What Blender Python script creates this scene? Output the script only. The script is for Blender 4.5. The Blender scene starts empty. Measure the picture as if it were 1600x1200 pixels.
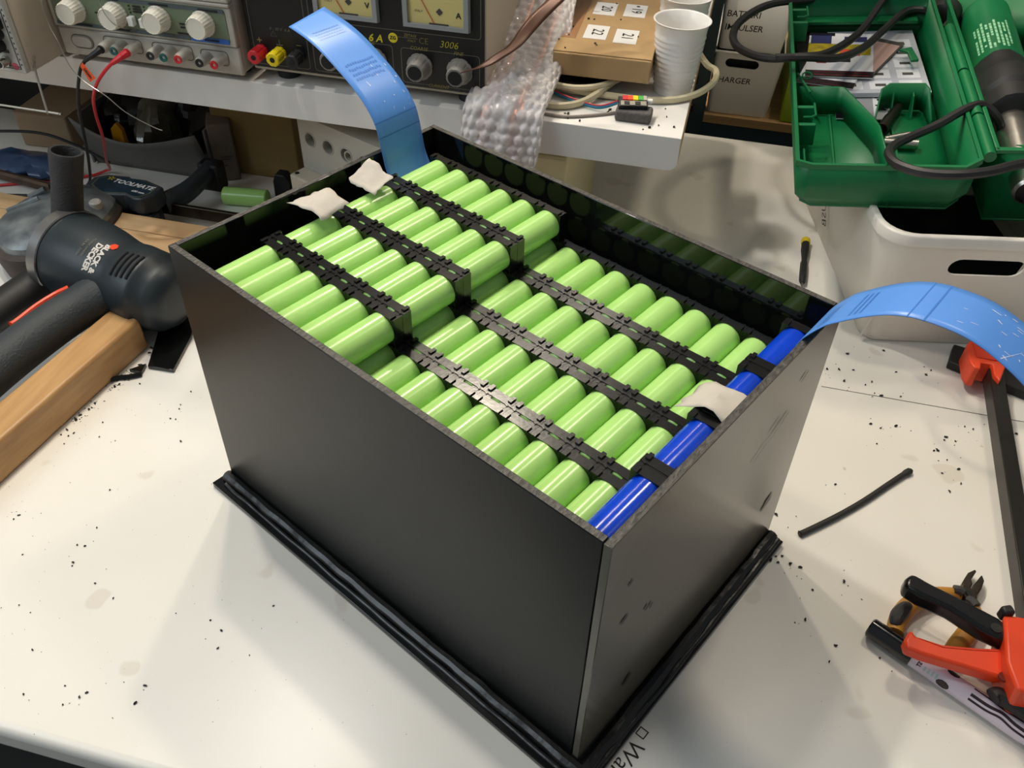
import bpy, bmesh, math, random
from mathutils import Vector as V, Matrix as Mx, Euler
R = math.radians
S = bpy.context.scene
C = S.collection
# ---------------------------------------------------------------- camera, world, lights, exposure
cd = bpy.data.cameras.new('camera'); cam = bpy.data.objects.new('camera', cd); C.objects.link(cam)
cam.location = (0.4023, -0.5007, 0.6744)
cam.rotation_euler = (0.8284, -0.0217, 0.24595)
cd.sensor_width = 36.0; cd.lens = 30.375; cd.clip_start = 0.01
S.camera = cam
W = bpy.data.worlds.new('world'); S.world = W; W.use_nodes = True
W.node_tree.nodes['Background'].inputs[0].default_value = (0.92, 0.97, 1.0, 1)
W.node_tree.nodes['Background'].inputs[1].default_value = 0.20

def lamp(name, loc, power, col, radius=0.04):
    l = bpy.data.lights.new(name, 'POINT'); l.energy = power; l.color = col; l.shadow_soft_size = radius
    o = bpy.data.objects.new(name, l); o.location = loc; C.objects.link(o); return o

WARM = (1.0, 0.88, 0.70); SOFT = (1.0, 0.94, 0.86)
lamp('ceiling_lamp', (-0.16, 1.40, 1.90), 40, WARM)
lamp('ceiling_lamp', (-0.31, 0.83, 1.90), 34, WARM)
lamp('ceiling_lamp', (-0.45, 0.50, 1.90), 44, SOFT)
lamp('ceiling_lamp', (-0.36, 0.06, 1.95), 25, SOFT, 0.07)  # extra lamp added to brighten the boards by the shelf edge
lamp('ceiling_lamp', (0.85, 0.95, 1.90), 26, WARM, 0.11)
al = bpy.data.lights.new('fill_light', 'AREA'); al.energy = 19; al.size = 1.2; al.color = (0.80, 0.92, 1.0)  # soft cool fill added from the near left
ao = bpy.data.objects.new('fill_light', al); ao.location = (-1.5, -1.1, 1.7); C.objects.link(ao)
ao.rotation_euler = (V((0.0, 0.0, 0.0)) - V(ao.location)).to_track_quat('-Z', 'Y').to_euler()
tl = bpy.data.lights.new('tube_lamp', 'AREA'); tl.shape = 'RECTANGLE'; tl.size = 0.06; tl.size_y = 1.7; tl.energy = 12; tl.color = (1.0, 0.90, 0.74)
to = bpy.data.objects.new('tube_lamp', tl); to.location = (-0.04, 1.87, 1.9); to.rotation_euler = (0, 0, R(-26.8)); C.objects.link(to)
S.view_settings.view_transform = 'Standard'; S.view_settings.look = 'None'
S.view_settings.exposure = 0.0; S.view_settings.gamma = 1.0; S.view_settings.use_curve_mapping = False

# ---------------------------------------------------------------- helpers
def lin(c):
    return tuple(((x/255)/12.92 if x/255 <= 0.04045 else (((x/255)+0.055)/1.055)**2.4) for x in c)

MATS = {}
def mat(name, rgb, rough=0.5, metal=0.0, var=0.0, nscale=20.0, bump=0.0, bscale=200.0, spec=0.5, coat=0.0, alpha=1.0, rgb2=None, stretch=None):
    m = bpy.data.materials.new(name); m.use_nodes = True
    nt = m.node_tree; b = nt.nodes['Principled BSDF']
    c = lin(rgb)
    b.inputs['Base Color'].default_value = (*c, 1)
    b.inputs['Roughness'].default_value = rough; b.inputs['Metallic'].default_value = metal
    b.inputs['Specular IOR Level'].default_value = spec; b.inputs['Coat Weight'].default_value = coat
    b.inputs['Coat Roughness'].default_value = 0.08
    b.inputs['Alpha'].default_value = alpha
    tc = nt.nodes.new('ShaderNodeTexCoord'); co = tc.outputs['Object']
    if stretch:
        mp = nt.nodes.new('ShaderNodeMapping'); mp.inputs['Scale'].default_value = stretch
        nt.links.new(co, mp.inputs[0]); co = mp.outputs[0]
    if var or rgb2:
        n = nt.nodes.new('ShaderNodeTexNoise'); n.inputs['Scale'].default_value = nscale; n.inputs['Detail'].default_value = 5
        nt.links.new(co, n.inputs[0])
        r = nt.nodes.new('ShaderNodeValToRGB')
        r.color_ramp.elements[0].position = 0.3; r.color_ramp.elements[1].position = 0.7
        if rgb2: c2 = lin(rgb2)
        else: c2 = tuple(min(1, x*(1+var)) for x in c); c = tuple(x*(1-var) for x in c)
        r.color_ramp.elements[0].color = (*c, 1); r.color_ramp.elements[1].color = (*c2, 1)
        nt.links.new(n.outputs[0], r.inputs[0]); nt.links.new(r.outputs[0], b.inputs['Base Color'])
    if bump:
        n2 = nt.nodes.new('ShaderNodeTexNoise'); n2.inputs['Scale'].default_value = bscale; n2.inputs['Detail'].default_value = 4
        nt.links.new(co, n2.inputs[0])
        bp = nt.nodes.new('ShaderNodeBump'); bp.inputs['Strength'].default_value = bump; bp.inputs['Distance'].default_value = 0.001
        nt.links.new(n2.outputs[0], bp.inputs['Height']); nt.links.new(bp.outputs[0], b.inputs['Normal'])
    MATS[name] = m
    return m

class MB:
    def __init__(s): s.v = []; s.f = []; s.mi = []
    def add(s, vs, fs, mi=0):
        o = len(s.v); s.v += [V(p) for p in vs]; s.f += [tuple(i+o for i in f) for f in fs]; s.mi += [mi]*len(fs); return s
    def box(s, c, d, M=None, mi=0):
        x, y, z = d[0]/2, d[1]/2, d[2]/2
        p = [V((a*x, b*y, e*z)) for a in (-1, 1) for b in (-1, 1) for e in (-1, 1)]
        if M is not None: p = [M @ q for q in p]
        p = [q+V(c) for q in p]
        return s.add(p, [(0,1,3,2),(4,6,7,5),(0,4,5,1),(2,3,7,6),(0,2,6,4),(1,5,7,3)], mi)
    def span(s, a, b, mi=0):
        return s.box([(i+j)/2 for i, j in zip(a, b)], [abs(j-i) for i, j in zip(a, b)], None, mi)
    def prism(s, lo, hi, mi=0, caps=True):
        n = len(lo); f = [(i, (i+1) % n, n+(i+1) % n, n+i) for i in range(n)]
        if caps: f += [tuple(range(n))[::-1], tuple(range(n, 2*n))]
        return s.add(list(lo)+list(hi), f, mi)
    def poly(s, pts, z0, z1, M=None, mi=0):
        lo = [V((p[0], p[1], z0)) for p in pts]; hi = [V((p[0], p[1], z1)) for p in pts]
        if M is not None: lo = [M @ p for p in lo]; hi = [M @ p for p in hi]
        return s.prism(lo, hi, mi)
    def lathe(s, prof, p0=(0,0,0), p1=None, n=32, mi=0, caps=True, star=None):
        # prof: list of (radius, t); along axis from p0 in direction p1-p0 (unit) ; t in metres
        p0 = V(p0); ax = (V(p1)-p0).normalized() if p1 is not None else V((0,0,1))
        q = Mx.Identity(3) if ax.z > 0.9999 else ax.to_track_quat('Z', 'Y').to_matrix(); vs = []; fs = []
        for (r, t) in prof:
            for k in range(n):
                a = 2*math.pi*k/n
                rr = r*(star(k, n) if star else 1)
                vs.append(p0+ax*t+q @ V((rr*math.cos(a), rr*math.sin(a), 0)))
        for i in range(len(prof)-1):
            for k in range(n):
                fs.append((i*n+k, i*n+(k+1) % n, (i+1)*n+(k+1) % n, (i+1)*n+k))
        if caps:
            fs.append(tuple(range(n))[::-1]); m = (len(prof)-1)*n; fs.append(tuple(range(m, m+n)))
        return s.add(vs, fs, mi)
    def cyl(s, p0, p1, r0, r1=None, n=20, mi=0):
        L = (V(p1)-V(p0)).length
        return s.lathe([(r0, 0), (r0 if r1 is None else r1, L)], p0, p1, n, mi)
    def tube(s, pts, r, n=8, mi=0, sub=6, smooth=True, flat=None):
        pts = spline(pts, sub) if smooth else [V(p) for p in pts]
        m = len(pts); vs = []; fs = []
        up = V((0, 0, 1)); prev = None
        for i, p in enumerate(pts):
            d = (pts[min(i+1, m-1)]-pts[max(i-1, 0)]).normalized()
            if prev is None:
                a = d.cross(up); a = a if a.length > 1e-3 else d.cross(V((1, 0, 0)))
            else: a = prev-d*prev.dot(d)
            a.normalize(); prev = a; b = d.cross(a)
            rr = r(i/(m-1)) if callable(r) else r
            for k in range(n):
                t = 2*math.pi*k/n
                vs.append(p+a*(rr*math.cos(t))+b*(rr*math.sin(t)*(flat or 1)))
        for i in range(m-1):
            for k in range(n): fs.append((i*n+k, i*n+(k+1) % n, (i+1)*n+(k+1) % n, (i+1)*n+k))
        fs.append(tuple(range(n))[::-1]); fs.append(tuple(range((m-1)*n, m*n)))
        return s.add(vs, fs, mi)
    def grid(s, rows, mi=0, close=False):
        n = len(rows[0]); vs = [p for r in rows for p in r]; fs = []
        for i in range(len(rows)-1):
            for k in range(n if close else n-1):
                fs.append((i*n+k, i*n+(k+1) % n, (i+1)*n+(k+1) % n, (i+1)*n+k))
        return s.add(vs, fs, mi)
    def ball(s, c, r, n=10, mi=0, sc=(1,1,1)):
        rows = []
        for i in range(n//2+1):
            t = math.pi*i/(n//2)
            rows.append([V(c)+V((r*sc[0]*math.sin(t+1e-4)*math.cos(2*math.pi*k/n), r*sc[1]*math.sin(t+1e-4)*math.sin(2*math.pi*k/n), r*sc[2]*math.cos(t))) for k in range(n)])
        return s.grid(rows, mi, True)
    def xf(s, M):
        s.v = [M @ p for p in s.v]; return s
    def build(s, name, m, parent=None, bevel=0.0, seg=2, thick=0.0, off=None, world=False, angle=35, subsurf=0, cut=None, fix=True):
        me = bpy.data.meshes.new(name)
        vs = s.v
        if world and parent is not None:
            inv = parent_world(parent).inverted(); vs = [inv @ p for p in vs]
        me.from_pydata([tuple(p) for p in vs], [], s.f)
        for q in (m if isinstance(m, (list, tuple)) else [m]): me.materials.append(q)
        for p, i in zip(me.polygons, s.mi): p.material_index = i
        if fix:
            bm = bmesh.new(); bm.from_mesh(me); bmesh.ops.recalc_face_normals(bm, faces=bm.faces); bm.to_mesh(me); bm.free()
        me.polygons.foreach_set('use_smooth', [True]*len(me.polygons))
        me.set_sharp_from_angle(angle=R(angle))
        o = bpy.data.objects.new(name, me); C.objects.link(o)
        if parent is not None: o.parent = parent
        if thick:
            d = o.modifiers.new('thickness', 'SOLIDIFY'); d.thickness = thick; d.offset = 0 if off is None else off
        if cut is not None:
            cm = cut if isinstance(cut, MB) else None
            cme = bpy.data.meshes.new('cut')
            cv = cut.v
            if world and parent is not None: cv = [inv @ p for p in cv]
            cme.from_pydata([tuple(p) for p in cv], [], cut.f)
            bm = bmesh.new(); bm.from_mesh(cme); bmesh.ops.recalc_face_normals(bm, faces=bm.faces); bm.to_mesh(cme); bm.free()
            co = bpy.data.objects.new('cut', cme); C.objects.link(co)
            if parent is not None: co.parent = parent
            d = o.modifiers.new('cut', 'BOOLEAN'); d.object = co; d.operation = 'DIFFERENCE'; d.solver = 'EXACT'
            bpy.context.view_layer.update()
            dg = bpy.context.evaluated_depsgraph_get()
            nm = bpy.data.meshes.new_from_object(o.evaluated_get(dg))
            o.modifiers.clear(); o.data = nm; nm.name = name
            nm.polygons.foreach_set('use_smooth', [True]*len(nm.polygons)); nm.set_sharp_from_angle(angle=R(angle))
            bpy.data.objects.remove(co)
        if bevel:
            d = o.modifiers.new('bevel', 'BEVEL'); d.width = bevel; d.segments = seg; d.limit_method = 'ANGLE'; d.angle_limit = R(40)
        if subsurf:
            d = o.modifiers.new('sub', 'SUBSURF'); d.levels = subsurf; d.render_levels = subsurf
        return o

def parent_world(o):
    M = Mx.LocRotScale(o.location, o.rotation_euler, o.scale)
    return parent_world(o.parent) @ M if o.parent else M

def spline(pts, sub=6):
    pts = [V(p) for p in pts]; out = []
    for i in range(len(pts)-1):
        a, b = pts[max(i-1, 0)], pts[i]; c, d = pts[i+1], pts[min(i+2, len(pts)-1)]
        for k in range(sub):
            t = k/sub
            out.append(0.5*((2*b)+(c-a)*t+(2*a-5*b+4*c-d)*t*t+(3*b-a-3*c+d)*t**3))
    out.append(pts[-1]); return out

def tag(o, label, cat, group=None, kind=None):
    if label: o['label'] = label
    if cat: o['category'] = cat
    if group: o['group'] = group
    if kind: o['kind'] = kind
    return o

def thing(name, label, cat, loc=(0,0,0), rot=(0,0,0), group=None):
    o = bpy.data.objects.new(name, None); C.objects.link(o); o.empty_display_size = 0.02
    o.location = loc; o.rotation_euler = rot if isinstance(rot, (tuple, list, Euler)) else (0, 0, rot)
    return tag(o, label, cat, group)

def textmesh(body, size, align='CENTER', shear=0.0, bold=0.0, space=1.0, line=1.0):
    cu = bpy.data.curves.new('t', 'FONT'); cu.body = body; cu.size = size; cu.align_x = align; cu.align_y = 'CENTER'
    cu.shear = shear; cu.offset = bold; cu.space_character = space; cu.space_line = line; cu.resolution_u = 2
    o = bpy.data.objects.new('t', cu); C.objects.link(o)
    bpy.context.view_layer.update()
    me = bpy.data.meshes.new_from_object(o.evaluated_get(bpy.context.evaluated_depsgraph_get()))
    vs = [v.co.copy() for v in me.vertices]; fs = [tuple(p.vertices) for p in me.polygons]
    bpy.data.objects.remove(o); bpy.data.curves.remove(cu); bpy.data.meshes.remove(me)
    return vs, fs

def frame(o, x, y):
    """matrix whose local X, Y (writing direction, letter top) are x, y at origin o"""
    x = V(x).normalized(); y = V(y); y = (y-x*y.dot(x)).normalized(); z = x.cross(y)
    M = Mx((x, y, z)).transposed().to_4x4(); M.translation = V(o); return M

def lettering(body, size, M, m, parent, world=False, name='lettering', **k):
    vs, fs = textmesh(body, size, **k)
    return MB().add([M @ v for v in vs], fs).build(name, m, parent, world=world, fix=False)

FRONT = lambda x, y, z: frame((x, y, z), (1, 0, 0), (0, 0, 1))     # faces -Y
def stadium(w, h, n=8):
    r = h/2; p = []
    for k in range(n+1): a = -math.pi/2+math.pi*k/n; p.append(((w/2-r)+r*math.cos(a), r*math.sin(a)))
    for k in range(n+1): a = math.pi/2+math.pi*k/n; p.append((-(w/2-r)+r*math.cos(a), r*math.sin(a)))
    return p
def rrect(x0, y0, x1, y1, r, n=4):
    p = []
    for (cx, cy, a0) in ((x1-r, y0+r, -90), (x1-r, y1-r, 0), (x0+r, y1-r, 90), (x0+r, y0+r, 180)):
        for k in range(n+1): a = R(a0+90*k/n); p.append((cx+r*math.cos(a), cy+r*math.sin(a)))
    return p
def outline(M, pts, w, mb, mi=0):
    """thin flat line along closed loop pts (in plane of M)"""
    n = len(pts); c = [V((p[0], p[1], 0)) for p in pts]
    ins = []
    for i in range(n):
        a, b, d = c[i-1], c[i], c[(i+1) % n]
        t = ((b-a).normalized()+(d-b).normalized()); t = t.normalized() if t.length > 1e-6 else (d-b).normalized()
        ins.append(b+V((-t.y, t.x, 0))*w)
    mb.add([M @ p for p in c]+[M @ p for p in ins], [(i, (i+1) % n, n+(i+1) % n, n+i) for i in range(n)], mi)
    return mb

rnd = random.Random(7)
# ---------------------------------------------------------------- materials
def table_mat():
    m = mat('white_laminate', (238, 234, 226), 0.32, spec=0.45)
    nt = m.node_tree; b = nt.nodes['Principled BSDF']; tc = [n for n in nt.nodes if n.type == 'TEX_COORD'][0]
    def noise(sc, det, rough=0.5):
        n = nt.nodes.new('ShaderNodeTexNoise'); n.inputs['Scale'].default_value = sc; n.inputs['Detail'].default_value = det
        n.inputs['Roughness'].default_value = rough; nt.links.new(tc.outputs['Object'], n.inputs[0]); return n
    def ramp(n, p0, p1):
        r = nt.nodes.new('ShaderNodeMapRange'); r.inputs[1].default_value = p0; r.inputs[2].default_value = p1
        nt.links.new(n.outputs[0], r.inputs[0]); return r
    def mix(fac, a, bb, strength=1.0):
        x = nt.nodes.new('ShaderNodeMix'); x.data_type = 'RGBA'
        mm = nt.nodes.new('ShaderNodeMath'); mm.operation = 'MULTIPLY'; mm.inputs[1].default_value = strength
        nt.links.new(fac.outputs[0], mm.inputs[0]); nt.links.new(mm.outputs[0], x.inputs[0])
        if isinstance(a, tuple): x.inputs[6].default_value = (*a, 1)
        else: nt.links.new(a.outputs[2], x.inputs[6])
        x.inputs[7].default_value = (*bb, 1); return x
    base = mix(ramp(noise(3, 4), 0.35, 0.7), lin((238, 234, 226)), lin((228, 223, 212)))
    stain = mix(ramp(noise(16, 2), 0.665, 0.69), base, lin((190, 174, 150)), 0.28)
    stain2 = mix(ramp(noise(34, 6, 0.7), 0.72, 0.78), stain, lin((120, 85, 60)), 0.5)
    speck = mix(ramp(noise(330, 2), 0.76, 0.79), stain2, lin((90, 80, 70)), 0.55)
    nt.links.new(speck.outputs[2], b.inputs['Base Color'])
    return m
m_table = table_mat()
m_shelf = mat('white_shelf_laminate', (226, 222, 216), 0.4, var=0.03, nscale=8)
m_chip = mat('chipboard_edge', (196, 160, 108), 0.9, var=0.25, nscale=160, bump=0.6, bscale=400)
m_edge = mat('table_edge_strip', (232, 226, 214), 0.35)
m_black = mat('black_plastic_sheet', (17, 18, 17), 0.07, var=0.25, nscale=30, bump=0.04, bscale=60, spec=0.5)
m_front = mat('scuffed_black_sheet', (17, 20, 20), 0.36, var=0.3, nscale=26, bump=0.05, bscale=80, spec=0.33)
m_side = mat('reflection_grey_sheet', (94, 90, 79), 0.2, nscale=13, rgb2=(104, 100, 88), spec=0.6)  # right wall: bench reflection put into the grey base colour
m_sawn = mat('sawn_black_edge', (22, 21, 20), 0.5, nscale=420, rgb2=(84, 80, 74), bump=1.0, bscale=420, stretch=(1, 0.45, 1))
m_weld = mat('black_weld_bead', (17, 17, 17), 0.3, bump=0.5, bscale=110)
m_holder = mat('black_holder_plastic', (14, 14, 15), 0.22, bump=0.06, bscale=300)
m_green = mat('green_cell_wrap', (170, 216, 122), 0.22, var=0.05, nscale=30, bump=0.05, bscale=150, spec=0.5, rgb2=None)
m_blue = mat('blue_cell_wrap', (12, 62, 190), 0.16, var=0.1, nscale=40, bump=0.06, bscale=120)
m_ring = mat('pale_cell_end', (186, 226, 150), 0.4)
m_tape = mat('blue_film', (92, 148, 226), 0.34, var=0.05, nscale=14, bump=0.05, bscale=60)
m_tapeink = mat('blue_film_print', (68, 124, 205), 0.3)
m_scuff = mat('film_scuff', (225, 232, 245), 0.3)  # pale scuff marks on the blue film
m_paper = mat('masking_tape', (194, 186, 174), 0.8, var=0.06, nscale=60, bump=0.3, bscale=300)
m_teal = mat('teal_steel', (30, 52, 56), 0.5, var=0.1)
m_bin = mat('white_bin_plastic', (228, 222, 212), 0.38, var=0.02, nscale=6)
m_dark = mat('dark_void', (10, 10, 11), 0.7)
m_ink = mat('black_ink', (22, 20, 20), 0.6)
m_inkgrey = mat('grey_ink', (70, 66, 62), 0.7)
m_steel = mat('brushed_steel', (190, 186, 178), 0.3, 1.0, var=0.1, nscale=120, stretch=(1, 1, 0.05))
m_darksteel = mat('dark_oiled_steel', (74, 66, 58), 0.35, 0.9, var=0.2, nscale=60)
m_beige = mat('beige_instrument_paint', (196, 184, 164), 0.5, var=0.03, nscale=10)
m_psu = mat('grey_instrument_plastic', (178, 172, 160), 0.45, var=0.02)
m_wood = mat('oak_block', (192, 150, 98), 0.45, rgb2=(166, 122, 74), nscale=14, stretch=(7, 0.6, 7), bump=0.1, bscale=60)
m_pine = mat('pale_pine', (236, 198, 150), 0.6, rgb2=(222, 178, 126), nscale=10, stretch=(0.6, 9, 9))
m_card = mat('brown_cardboard', (178, 146, 102), 0.85, var=0.06, nscale=30, bump=0.15, bscale=200)
m_white = mat('white_print', (232, 230, 226), 0.6)
m_cup = mat('white_cup_plastic', (240, 236, 230), 0.25, spec=0.5)
m_caseg = mat('green_case_plastic', (8, 108, 60), 0.42, var=0.08, nscale=7, bump=0.12, bscale=500)
m_rubber = mat('black_rubber', (26, 25, 25), 0.55, var=0.1)
m_foam = mat('grey_foam', (92, 88, 86), 1.0, var=0.2, nscale=300, bump=1.0, bscale=700)
m_tool = mat('charcoal_tool_plastic', (36, 44, 48), 0.42, var=0.22, nscale=22, bump=0.12, bscale=300)
m_orange = mat('orange_tool_plastic', (232, 70, 30), 0.38, var=0.05)
m_red = mat('red_plastic', (206, 36, 44), 0.35)
m_yellow = mat('yellow_plastic', (236, 208, 20), 0.35)
m_copper = mat('copper_bar', (214, 132, 92), 0.3, 1.0, var=0.12, nscale=40)

# ---------------------------------------------------------------- room and bench
tag(MB().span((-4, -3, -0.80), (4, 3.2, -0.75)).build('floor', mat('dark_floor', (42, 40, 38), 0.7, var=0.2, nscale=5)), None, None, kind='structure')
tag(MB().span((-4, 2.4, -0.75), (4, 2.5, 2.6)).build('wall_back', mat('shaded_wall', (58, 60, 60), 0.8, var=0.1, nscale=3)), None, None, kind='structure')

t = thing('workbench', 'large white laminate workbench top carrying the whole job, scattered with black shavings', 'table', (0, 0, -0.75))
MB().span((-1.3, -0.2872, 0.715), (1.5, 0.916, 0.75)).build('bench_top', m_table, t, bevel=0.009, seg=4)
for x in (-1.2, 1.4):
    for y in (-0.2, 0.83): MB().span((x-0.03, y-0.03, 0), (x+0.03, y+0.03, 0.7148)).build('leg', m_teal, t, bevel=0.003)
MB().span((0.586, 0.3075, 0.7501), (1.2, 0.3083, 0.7503)).build('pencil_line', m_inkgrey, t)
# felt pen writing on the bench top beside the box's front corner
Mw = frame((0.4300, -0.1830, 0.7503), (-0.4509, -0.8926, 0), (0.8926, -0.4509, 0))
WR = MB()
M2 = frame((0.4395, -0.1590, 0.7503), (-0.4509, -0.8926, 0), (0.8926, -0.4509, 0))
outline(M2, [(-0.004, -0.004), (0.004, -0.004), (0.004, 0.004), (-0.004, 0.004)], 0.0012, WR)
vs, fs = textmesh('Wall', 0.019, shear=0.1, bold=-0.0001)
WR.add([Mw @ v for v in vs], fs).build('lettering', m_ink, t, fix=False)

t = thing('bench_shelf', 'thick white riser shelf with raw chipboard end carrying instruments and paper cups', 'shelf', (0, 0, 0))
prof = [(0.392, 0.24), (0.392, 0.2)]
pts = [(-1.2, 0.2), (0.3680, 0.2), (0.3725, 0.2017), (0.3765, 0.2055), (0.378, 0.2095), (0.378, 0.24), (-1.2, 0.24)]
mb = MB(); mb.prism([V((p[0], 0.392, p[1])) for p in pts], [V((p[0], 0.95, p[1])) for p in pts])
for i in range(1, 5): mb.mi[i] = 1
mb.build('shelf_board', [m_shelf, m_chip], t, bevel=0.0008)
MB().span((-0.95, 0.5, 0.0003), (-0.92, 0.9, 0.2)).build('shelf_support', m_shelf, t)
MB().span((0.12, 0.72, 0.0003), (0.15, 0.92, 0.2)).build('shelf_support', m_shelf, t)

# ---------------------------------------------------------------- the battery box
TH = R(-26.8); H = 0.2811; TT = 0.006; ZB = 0.006
MBX = Mx.Rotation(TH, 4, 'Z')
def bw(x, y, z=0): return MBX @ V((x, y, z))
t = thing('battery_box', 'large open black plastic box on a flanged base, packed with battery cells', 'box', (0, 0, 0), (0, 0, TH))
rA, rB, rC, rD = (-0.0023, 0.0024), (0.0017, 0.3014), (0.4400, 0.3004), (0.4416, -0.0013)
bA, bB, bC, bD = (-0.0015, -0.0005), (0.0, 0.300), (0.4430, 0.2994), (0.4408, 0.0005)
def panel(lo, hi, m=None, zl=ZB, zh=H):
    mb = MB().prism([V((x, y, zl)) for x, y in lo], [V((x, y, zh)) for x, y in hi]); mb.mi[-1] = 1
    return mb.build('wall_panel', [m or m_black, m_sawn], t, bevel=0.0005, seg=1)
def fr(A, D): return [A, (D[0]-TT-0.0006, D[1]), (D[0]-TT-0.0006, D[1]+TT), (A[0], A[1]+TT)]
def rt(D, Cc): return [(D[0]-TT, D[1]), D, Cc, (Cc[0]-TT, Cc[1])]
def lf(A, B): return [(A[0], A[1]+TT), (A[0]+TT, A[1]+TT), (B[0]+TT, B[1]-TT), (B[0], B[1]-TT)]
def bk(B, Cc): return [(B[0], B[1]-TT), (Cc[0]-TT, Cc[1]-TT), (Cc[0]-TT, Cc[1]), B]
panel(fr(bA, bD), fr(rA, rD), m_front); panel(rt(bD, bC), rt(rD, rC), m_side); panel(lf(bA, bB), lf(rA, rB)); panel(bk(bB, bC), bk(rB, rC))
MB().prism([V((x, y, 0.0004)) for x, y in ((-0.009, -0.0195), (0.4592, -0.0195), (0.4592, 0.3012), (-0.004, 0.302))],
           [V((x, y, ZB)) for x, y in ((-0.009, -0.0195), (0.4592, -0.0195), (0.4592, 0.3012), (-0.004, 0.302))]).build('base_plate', m_black, t, bevel=0.0008)
def bead(a, b, r, n, seed):
    q = random.Random(seed); a = V(a); b = V(b); d = (b-a).normalized(); s = V((0, 0, 1)).cross(d)
    pts = [a+(b-a)*(i/n)+s*q.uniform(-0.0005, 0.0005)+V((0, 0, q.uniform(-0.0004, 0.0004))) for i in range(n+1)]
    rr = [q.uniform(0.93, 1.07)*r for _ in range(n+1)]
    return MB().tube(pts, lambda u: rr[min(n, int(u*n+0.5))], 10, sub=3)
bead((-0.003, -0.0045, 0.0085), (0.447, -0.0045, 0.0085), 0.0062, 26, 1).build('weld_bead', m_weld, t)
bead((0.004, -0.0125, 0.0068), (0.44, -0.013, 0.0068), 0.0022, 26, 2).build('weld_bead', m_weld, t)
bead((0.4485, -0.006, 0.0085), (0.4475, 0.2985, 0.0085), 0.0064, 22, 3).build('weld_bead', m_weld, t)
bead((0.4545, -0.006, 0.0070), (0.4545, 0.2985, 0.0070), 0.0030, 18, 4).build('weld_bead', m_weld, t)

q = random.Random(21)
for (y_, z_, l_, w_) in ((0.030, 0.215, 0.006, 0.003), (0.031, 0.172, 0.010, 0.004), (0.062, 0.150, 0.006, 0.004), (0.068, 0.146, 0.005, 0.004), (0.232, 0.205, 0.030, 0.002), (0.222, 0.212, 0.018, 0.002), (0.205, 0.196, 0.022, 0.0015), (0.262, 0.085, 0.020, 0.010), (0.255, 0.240, 0.012, 0.002), (0.055, 0.060, 0.012, 0.007)):
    f_ = z_/H; x_ = 0.4409+0.0008*f_+(0.0022-0.0040*f_)*(y_/0.3)+0.0004
    n_ = 14; pts_ = []
    for k in range(n_):
        a = 2*math.pi*k/n_; rr_ = q.uniform(0.6, 1.1); pts_.append(V((x_, y_+l_*0.5*math.cos(a)*rr_, z_+w_*0.7*math.sin(a)*rr_+0.5*l_*0.5*math.cos(a)*rr_)))
    MB().add(pts_, [tuple(range(n_))]).build('smudge', m_front, t, fix=False)
# cells: long axis along the box's short side, 4 rows deep, stepped down towards the right
PX = 0.027; X0 = 0.043; ZU = 0.2565; ZL = 0.2295; RC = 0.01295; SEAM = [0.0085+0.067*j for j in range(5)]
LEN = 0.0660
def cell_mesh(m):
    b = 0.0014; pr = [(0.0075, 0), (RC-b, 0.0002), (RC-0.0009, 0.0006), (RC, b), (RC, LEN-b), (RC-0.0009, LEN-0.0006), (RC-b, LEN-0.0002), (0.0075, LEN)]
    o = MB().lathe(pr, (0, 0, 0), (0, 1, 0), 28).build('battery_cell', m)
    return o
ORD = ['first', 'second', 'third', 'fourth', 'fifth', 'sixth', 'seventh', 'eighth']
ROW = ['row beside the long front wall', 'second row from the front wall', 'third row from the front wall', 'row beside the long back wall']
protoG = cell_mesh(m_green); usedG = False
def place_cell(x, j, z, label, group, proto, first):
    o = proto if first else proto.copy()
    if not first: C.objects.link(o)
    o.location = bw(x, SEAM[j]+0.0005, z); o.rotation_euler = (0, 0, TH)
    return tag(o, label, 'battery cell', group)
first = True
for j in range(4):
    for k in range(6):
        place_cell(X0+PX*k, j, ZU, 'green battery cell on upper step, %s from the left, %s' % (ORD[k], ROW[j]), 'green cells on the upper step', protoG, first); first = False
    for k in range(8):
        place_cell(X0+PX*(k+6), j, ZL, 'green battery cell on lower step, %s from the step, %s' % (ORD[k], ROW[j]), 'green cells on the lower step', protoG, False)
    place_cell(X0+PX*5, j, ZL, 'shaded green battery cell tucked under the step edge, %s' % ROW[j], 'green cells under the step edge', protoG, False)
protoB = cell_mesh(m_blue); XBL = 0.4217; ZBL = 0.2540
for j in range(4):
    place_cell(XBL, j, ZBL, 'blue battery cell along the right wall, %s' % ['nearest the front corner', 'second from the front corner', 'third from the front corner, under paper tape', 'farthest from the front corner'][j], 'blue cells along the right wall', protoB, j == 0)

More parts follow.
